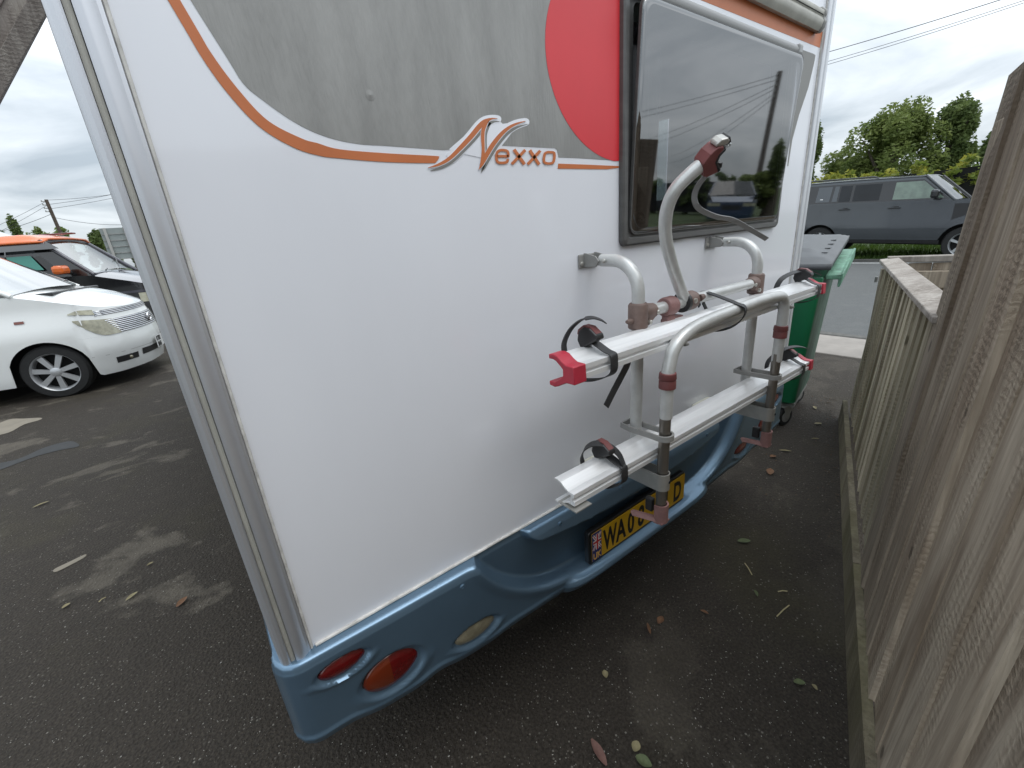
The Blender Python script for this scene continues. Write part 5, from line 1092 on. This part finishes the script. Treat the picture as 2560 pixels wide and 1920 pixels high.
def tree(name, base, h, rx, label, m, seed, trunk=.35, clumps=26, n=170, sz=.2, group=None, low=.25, ry=None):
    rng = random.Random(seed); base = Vector(base); t = thing(name, base, label, 'tree', group); ry = ry or rx
    cr = MB(); tk = MB(); tops = []
    for k in range(clumps):
        a = rng.uniform(0, 6.283); rr_ = math.sqrt(rng.random()); zf = low + (1 - low) * rng.random() ** .8
        prof = math.sin(math.pi * min(1, .12 + .80 * (zf - low) / (1 - low))) ** .6
        c = base + Vector((rx * rr_ * prof * math.cos(a) * .85, ry * rr_ * prof * math.sin(a) * .85, h * zf * .93)); s_ = rng.uniform(.16, .30)
        leaves(cr, c, Vector((rx * s_ * 1.4, ry * s_ * 1.4, h * s_ * .55)), n, sz, rng); tops.append(c)
    cr.build('crown', m, t, smooth=0)
    tk.tube([base, base + Vector((.1, .05, h * .3)), base + Vector((.05, .1, h * .7))], [trunk, trunk * .75, trunk * .25], 10)
    for c in tops[:8]: tk.tube([base + Vector((.07, .05, h * .3)), base.lerp(c, .6) + Vector((0, 0, h * .12)), c], [trunk * .4, trunk * .25, .03], 6)
    tk.build('trunk', M['bark'], t); return t
tg = 'trees behind the far hedge'
tree('oak_tree', (41, 9.3, 0), 7.5, 2.7, 'broad light green oak with rounded crown above the grey 4x4', M['leaf'], 3, n=661, clumps=34, sz=.135, group=tg)
tree('oak_tree', (43, 6.75, 0), 7.25, 1.5, 'tall darker tree with thin gappy crown right of the broad oak', M['leaf2'], 5, n=431, clumps=24, sz=.135, group=tg, low=.3)
tree('oak_tree', (40, 14.7, 0), 7.8, 1.5, 'dark tree whose crown edge shows past the motorhome corner', M['leaf2'], 9, n=545, clumps=22, sz=.135, group=tg)
tree('oak_tree', (44, 12.9, 0), 5.6, 1.9, 'small rounded tree between the corner trim and the broad oak', M['leaf'], 12, n=487, clumps=20, sz=.135, group=tg)
tree('ash_tree', (34, 3.4, 0), 5.7, .9, 'sparse tree showing just beside the tall fence board', M['leaf2'], 17, n=315, clumps=16, sz=.135, group=tg)
tree('ash_tree', (52, 5.7, 0), 5.2, 2.6, 'pale distant tree low between the dark tree and the fence', M['leaf_p'], 19, n=431, clumps=18, sz=.135, group=tg)
hg = 'trees on the skyline behind the vans'
tree('field_tree', (-9.4, 50, 0), 5.5, .75, 'small round tree above the pale van roof', M['leaf2'], 21, n=208, clumps=14, sz=.12, group=hg)
tree('field_tree', (-10.8, 52, 0), 5.3, 1.0, 'round tree at the left edge of the view above the pale van', M['leaf2'], 22, n=192, clumps=12, sz=.12, group=hg)
tree('field_tree', (-8.1, 48, 0), 5.0, .8, 'dull green tree left of the leaning pole', M['leaf'], 23, n=192, clumps=12, sz=.12, group=hg)
tree('field_tree', (-6.9, 47, 0), 4.75, 1.1, 'bright green bush-like tree behind the orange roof', M['leaf_p'], 24, n=240, clumps=16, sz=.12, group=hg)
tree('field_tree', (-4.3, 46, 0), 4.35, 1.1, 'dark tree beside the back of the road sign', M['leaf2'], 25, n=272, clumps=18, sz=.12, group=hg)
tree('field_tree', (-3.2, 55, 0), 5.25, .8, 'small tree peeping over the road sign', M['leaf2'], 26, n=192, clumps=12, sz=.12, group=hg)
rng = random.Random(4)
def hedge(name, x, y0, y1, zt, label, m, n, dep=1.2, sz=.14, z0=0, kind=None):
    t = MB()
    for i in range(n):
        y = rng.uniform(y0, y1); zz = zt + .25 * noise.noise(Vector((y * .9, 3, x))) + .12 * noise.noise(Vector((y * 3, 7, x)))
        leaves(t, Vector((x + rng.uniform(-dep / 2, dep / 2), y, z0 + (zz - z0) * rng.random() ** .7)), Vector((.22, .22, .18)), 26, sz, rng, .2)
    o = MB(); o.box((x, (y0 + y1) / 2, (z0 + zt) / 2 - .1), (dep * .6, y1 - y0, zt - z0 - .4))
    th = thing(name, (x, (y0 + y1) / 2, 0), label, 'hedge'); t.build('hedge_leaves', m, th, smooth=0)['kind'] = 'stuff'; o.build('hedge_core', M['dark'], th, smooth=0); return th
hedge('hedge', 24.5, .6, 12.5, 2.72, 'yellow-green hedge running behind the grey 4x4', M['leaf_y'], 560, 1.6, .11)
hedge('hedge', -24, 0, 0.5, .5, 'x', M['leaf2'], 1) if False else None
hedge('hedge', 27.5, -44, -13, 2.15, 'dark hedge mirrored along the bottom of the motorhome window', M['leaf2'], 500, 1.4, .16)
# grass verge with blades
tag(sheet('verge', 14.7, 24.0, -90, 90, .03, M['earth']), kind='structure')
gm = MB(); rg = random.Random(11); M['grass'] = leafmat('grass_blades', (.085, .14, .022), (.03, .06, .01))
for i in range(9000):
    x = 14.75 + 5 * rg.random() ** 1.6; y = rg.uniform(-.8, 6.2); hh = rg.uniform(.06, .20) * (.6 if x < 15.2 else 1); a = rg.uniform(0, 6.28); d = Vector((math.cos(a), math.sin(a), 0)) * .014; l_ = Vector((rg.gauss(0, .05), rg.gauss(0, .05), hh))
    p = Vector((x, y, .03)); gm.add([p - d, p + d, p + l_], [(0, 1, 2)])
tag(gm.build('verge_grass', M['grass'], smooth=0), 'long green grass on the verge under the grey 4x4', 'grass', kind='stuff')
tag(MB().box((14.72, 0, .0), (.10, 180, .10)).build('verge_kerb', M['kerb'], smooth=0), kind='structure')

# ------------------------------------------------------------------ road sign seen from behind, poles and wires
M['sign_back'] = mat('galvanised_sign_back', (.30, .33, .32), .5, metal=.4, var=.12, vs=2)
M['wood_pole'] = mat('tarred_pole', (.10, .075, .06), .9, var=.3, vs=6)
sg = thing('road_sign', (-.8, 22, 0), 'large grey road sign seen from behind with ribs and two posts', 'road sign')
sgx0, sgx1, sz0, sz1 = -2.03, 1.9, 1.72, 2.86
for k in range(5):
    a = sz0 + (sz1 - sz0) * k / 5; MB().box(((sgx0 + sgx1) / 2, 22, a + (sz1 - sz0) / 10), (sgx1 - sgx0, .02, (sz1 - sz0) / 5 - .012)).build('sign_panel', M['sign_back'], sg, smooth=0)
    MB().box(((sgx0 + sgx1) / 2, 21.97, a + .006), (sgx1 - sgx0 - .05, .03, .02)).build('sign_rib', M['greyplastic'], sg, smooth=0)
for x in (-1.88, -1.30, 1.2): MB().box((x, 21.93, 1.43), (.085, .06, 2.86)).build('sign_post', M['band'], sg, smooth=0, bevel=.005)
M['wire'] = mat('overhead_wire', (.045, .045, .055), .7)
def sag(a, b_, s, n=14): a = Vector(a); b_ = Vector(b_); return [a.lerp(b_, k / n) - Vector((0, 0, 4 * s * (k / n) * (1 - k / n))) for k in range(n + 1)]
def pole(loc, h, r, label, face, n=4, lean=(0, 0)):
    t = thing('utility_pole', loc, label, 'utility pole'); b_ = Vector(loc); tp = b_ + Vector((lean[0], lean[1], h))
    MB().tube([b_ - Vector((0, 0, .05)), b_.lerp(tp, .5), tp], [r * 1.25, r * 1.1, r], 12).build('pole_shaft', M['wood_pole'], t)
    for k in range(n):
        p = b_.lerp(tp, 1 - (.02 + .035 * k)); q = MB(); q.tube([p, p + Vector(face) * .28], .03, 6); q.tube([p + Vector(face) * .26 - Vector((0, 0, .02)), p + Vector(face) * .26 + Vector((0, 0, .09))], [.045, .03], 8); q.build('insulator', M['greyplastic'], t)
    return t, tp
def wire(pts, label, r=.012, group='overhead wires'):
    o = MB().tube(pts, r, 5).build('overhead_wire', M['wire'], smooth=60); return tag(o, label, 'wire', group)
pA = W(115, 499, 45); pB = W(144, 566, 45)
lean = (pA - pB) / (pA.z - pB.z)
base = pB - lean * pB.z
pt_, ptop = pole((base.x, 45, 0), pA.z, .10, 'brown wooden telegraph pole standing among the trees beyond the vans', (-1, 0, 0), 4, (lean.x * pA.z, 0))
for k, (q, lab) in enumerate((((238, 480), 'uppermost wire running right from the far telegraph pole'), ((262, 478), 'second wire running right from the far telegraph pole'), ((280, 484), 'third wire running right from the far telegraph pole'))):
    a = pA.lerp(pB, .02 + .16 * k); e_ = W(*q, 45); e2 = a + (e_ - a) * 3.2; wire(sag(a, e2, .35), lab)
for k, (q, lab) in enumerate((((0, 549), 'uppermost wire running left from the far telegraph pole'), ((0, 566), 'second wire running left from the far telegraph pole'), ((40, 556), 'lower thick wire running left from the far telegraph pole'))):
    a = pA.lerp(pB, (.05, .18, .52)[k]); e_ = W(*q, 45); e2 = a + (e_ - a) * 3; wire(sag(a, e2, .3), lab, .010 if k < 2 else .014)
a = pA.lerp(pB, .66); wire(sag(a, a + (W(300, 536, 45) - a) * 2.2, .75), 'slack wire running right from low on the far telegraph pole', .014)
wire(sag(X(1900, 176, 40), X(2660, -52, 40), .15), 'thick dark wire crossing the sky above the oak', .022)
wire(sag(X(1900, 200, 46), X(2700, -46, 46), .2), 'thin pale wire below the thick dark one', .017); wire(sag(X(1900, 208, 46), X(2700, -40, 46), .2), 'lowest thin wire over the oak', .017)
# the pole and its fan of wires that the window mirrors
pt2, tp2 = pole((28, -12.3, 0), 7.1, .125, 'thick telegraph pole mirrored in the motorhome window', (-1, .2, 0), 5)
for k, (dx, dy, dz) in enumerate(((0, -33, .3), (.8, -33, 0), (20, -32, 0), (23, -33, -.2), (40, -36, 0), (44, -37, -.4))):
    p0 = tp2 - Vector((0, 0, .15 + .2 * k)); wire(sag(p0, p0 + Vector((dx, dy, dz)), .9), ['uppermost', 'second', 'third', 'fourth', 'fifth', 'far side'][k] + ' wire of the mirrored telegraph pole', .013)
tree('roadside_tree', (25, -10.1, 0), 3.4, .45, 'dark roadside tree mirrored at the right of the motorhome window', M['leaf2'], 31, n=150, clumps=16, sz=.14)
tree('roadside_tree', (24.5, -10.9, 0), 2.2, 1.2, 'low bushy roadside tree mirrored behind the blue car', M['leaf'], 32, n=240, clumps=16, sz=.12)

# ------------------------------------------------------------------ weathered timber canopy edge, top left
M['canopy'] = wood('weathered_canopy_board', (.42, .38, .34), (.20, .165, .15), (.12, .095, .085), 0)
cp = thing('timber_canopy', W(60, 100, 2.5), 'brown weathered timber boards of a canopy edge in the top left corner', 'canopy')
e0, e1 = W(124, 17, 2.5), W(-120, 476, 2.5); ed = (e1 - e0).normalized(); ep = Vector((-ed.z, 0, ed.x)); ep = ep if ep.x < 0 else -ep
e0 = e0 - ed * .9
for k in range(9):
    w_ = .062; a = e0 + ep * (k * w_) + Vector((0, -.012 * k * 0, 0)); L_ = 2.4
    st = .02 if k % 2 else 0
    MB().prism([a + Vector((0, st, 0)), a + ed * L_ + Vector((0, st, 0)), a + ed * L_ + ep * (w_ + .003) + Vector((0, st - .012, 0)), a + ep * (w_ + .003) + Vector((0, st - .012, 0))], Vector((0, .03, 0))).build('canopy_board', M['canopy'], cp, smooth=0, bevel=.003)

# ------------------------------------------------------------------ litter on the drive
M['leaf_br'] = mat('dead_brown_leaf', (.20, .10, .05), .8, var=.4, vs=60); M['leaf_pk'] = mat('dried_reddish_leaf', (.20, .105, .085), .8, var=.3, vs=60)
M['leaf_gr'] = mat('fallen_green_leaf', (.12, .15, .065), .7, var=.3, vs=60); M['leaf_pale'] = mat('pale_yellow_leaf', (.28, .24, .13), .7, var=.25, vs=60)
M['straw'] = mat('dry_straw', (.42, .36, .20), .8); M['pebble'] = mat('pale_grit', (.48, .46, .42), .8, var=.4, vs=40)
def leaf(px, py, L_, w_, ang, m, label):
    p = G(px, py, .004); t = MB(); d = Vector((math.cos(ang), math.sin(ang), 0)); n_ = Vector((-d.y, d.x, 0))
    def f(u, v):
        s_ = 2 * v - 1; return p + d * (L_ * (u - .5)) + n_ * (s_ * w_ / 2 * math.sin(math.pi * (.04 + .92 * u)) ** .8) + Vector((0, 0, .002 + .006 * s_ * s_ * math.sin(math.pi * u) + .006 * (u - .4) ** 2 * 2))
    t.grid(f, 8, 4); tag(t.build('fallen_leaf', M[m], smooth=60), label, 'leaf', 'leaves lying on the drive')
leaf(1497, 1882, .075, .026, 1.35, 'leaf_pk', 'long reddish dry leaf at the bottom edge of the view')
leaf(1609, 1905, .045, .03, 1.9, 'leaf_gr', 'curled green leaf at the bottom edge beside the whitish flake')
leaf(1590, 1868, .030, .026, .3, 'leaf_pale', 'whitish crumpled flake near the reddish leaf')
leaf(1651, 1552, .038, .025, .2, 'leaf_br', 'broad orange-brown leaf in the shade behind the bumper')
leaf(1622, 1573, .045, .012, .9, 'leaf_br', 'narrow orange-brown leaf beside the broad one')
leaf(1761, 1532, .03, .012, 1.9, 'leaf_br', 'small orange leaf right of the orange-brown pair')
leaf(1513, 1687, .026, .02, 1.0, 'leaf_pale', 'tiny tan leaf on the dark asphalt below the reversing lamp')
leaf(1860, 1354, .06, .03, 2.5, 'leaf_gr', 'dull green leaf on the drive right of the plate')
leaf(1998, 1708, .035, .02, 2.4, 'leaf_gr', 'pale green leaf near the gravel board')
leaf(2036, 1720, .018, .012, 1.3, 'leaf_pale', 'tiny yellow leaf near the gravel board')
leaf(2045, 1060, .055, .028, 2.6, 'leaf_pale', 'pale leaf in front of the wheelie bin castor')
leaf(1963, 1128, .07, .016, 2.2, 'leaf_pale', 'slender pale leaf below the wheelie bin castor')
leaf(1912, 1118, .04, .012, 3.0, 'leaf_pale', 'short pale leaf near the right bumper corner')
leaf(2038, 1098, .05, .014, 2.4, 'leaf_pale', 'thin white leaf below the pale leaf by the bin')
leaf(1932, 1142, .045, .03, 2.8, 'leaf_br', 'orange leaf on the mossy patch behind the right lamps')
leaf(1925, 1180, .07, .04, .4, 'leaf_br', 'brown leaf pile on the mossy patch')
leaf(2037, 1020, .05, .025, .6, 'leaf_pale', 'pale scrap by the foot of the bin')
leaf(330, 1492, .05, .022, .6, 'leaf_pale', 'tan leaf on the left of the drive')
leaf(103, 1262, .08, .02, .3, 'leaf_pale', 'yellow leaf on the left of the drive')
leaf(455, 1506, .055, .03, .8, 'leaf_br', 'grey-brown leaf beside the motorhome corner')
leaf(166, 1516, .03, .02, .4, 'leaf_pale', 'white scrap at the lower left of the drive')
leaf(376, 1411, .028, .014, .2, 'leaf_pale', 'small white scrap beside the trim')
leaf(1890, 1485, .03, .012, .8, 'leaf_gr', 'small green sliver below the straw')
def twig(p, q, label):
    a, b_ = G(*p, .006), G(*q, .006); o = MB().tube([a, a.lerp(b_, .5) + Vector((0, 0, .004)), b_], .0022, 5).build('straw', M['straw']); tag(o, label, 'straw', 'straws lying on the drive')
twig((1862, 1408), (1880, 1437), 'pale straw lying behind the number plate'); twig((1942, 1541), (1973, 1513), 'slanting straw near the gravel board'); twig((247, 1505), (264, 1493), 'short straw at the lower left of the drive'); twig((1945, 1479), (1968, 1478), 'short straw above the slanting straw')
grit = MB(); rg = random.Random(5)
for i in range(3600):
    px, py = rg.uniform(-60, 2130), 960 + 1000 * rg.random() ** .7
    p = G(px, py)
    if abs(p.x) > 4 or p.y > 4: continue
    if (p - FA).dot(FN) > -.01: continue
    r_ = rg.uniform(.0009, .0024) * (1 if rg.random() < .93 else 1.7); d = [Vector((rg.gauss(0, 1), rg.gauss(0, 1), rg.gauss(0, .6))).normalized() * r_ for _ in range(4)]
    c = p + Vector((0, 0, r_ * .5)); grit.add([c + q for q in d], [(0, 1, 2), (0, 3, 1), (1, 3, 2), (0, 2, 3)])
tag(grit.build('grit', M['pebble'], smooth=0), 'pale grit scattered over the dark asphalt', 'grit', kind='stuff')

# leaf litter blown against the foot of the fence and round the bin
lm = MB(); rg = random.Random(8)
for i in range(230):
    sft = rg.random() ** 1.5 * 1.9 - .4; o_ = abs(rg.gauss(0, .06)) if rg.random() < .7 else rg.uniform(0, .5)
    p = FA + FD * sft - FN * (.012 + o_); L_ = rg.uniform(.003, .010); a = rg.uniform(0, 6.28); d = Vector((math.cos(a), math.sin(a), rg.gauss(0, .25))).normalized() * L_; n_ = Vector((-d.y, d.x, rg.gauss(0, .3) * L_)) * rg.uniform(.3, .7)
    c = p + Vector((0, 0, .005 + rg.random() * .004)); lm.add([c - d, c + n_, c + d, c - n_ + Vector((0, 0, .002))], [(0, 1, 2, 3)])
M['litter'] = mat('rotting_leaf_litter', (.10, .068, .042), .9, var=.5, vs=40)
tag(lm.build('leaf_litter', M['litter'], smooth=0), 'brown broken leaf litter blown along the foot of the fence', 'leaf litter', kind='stuff')
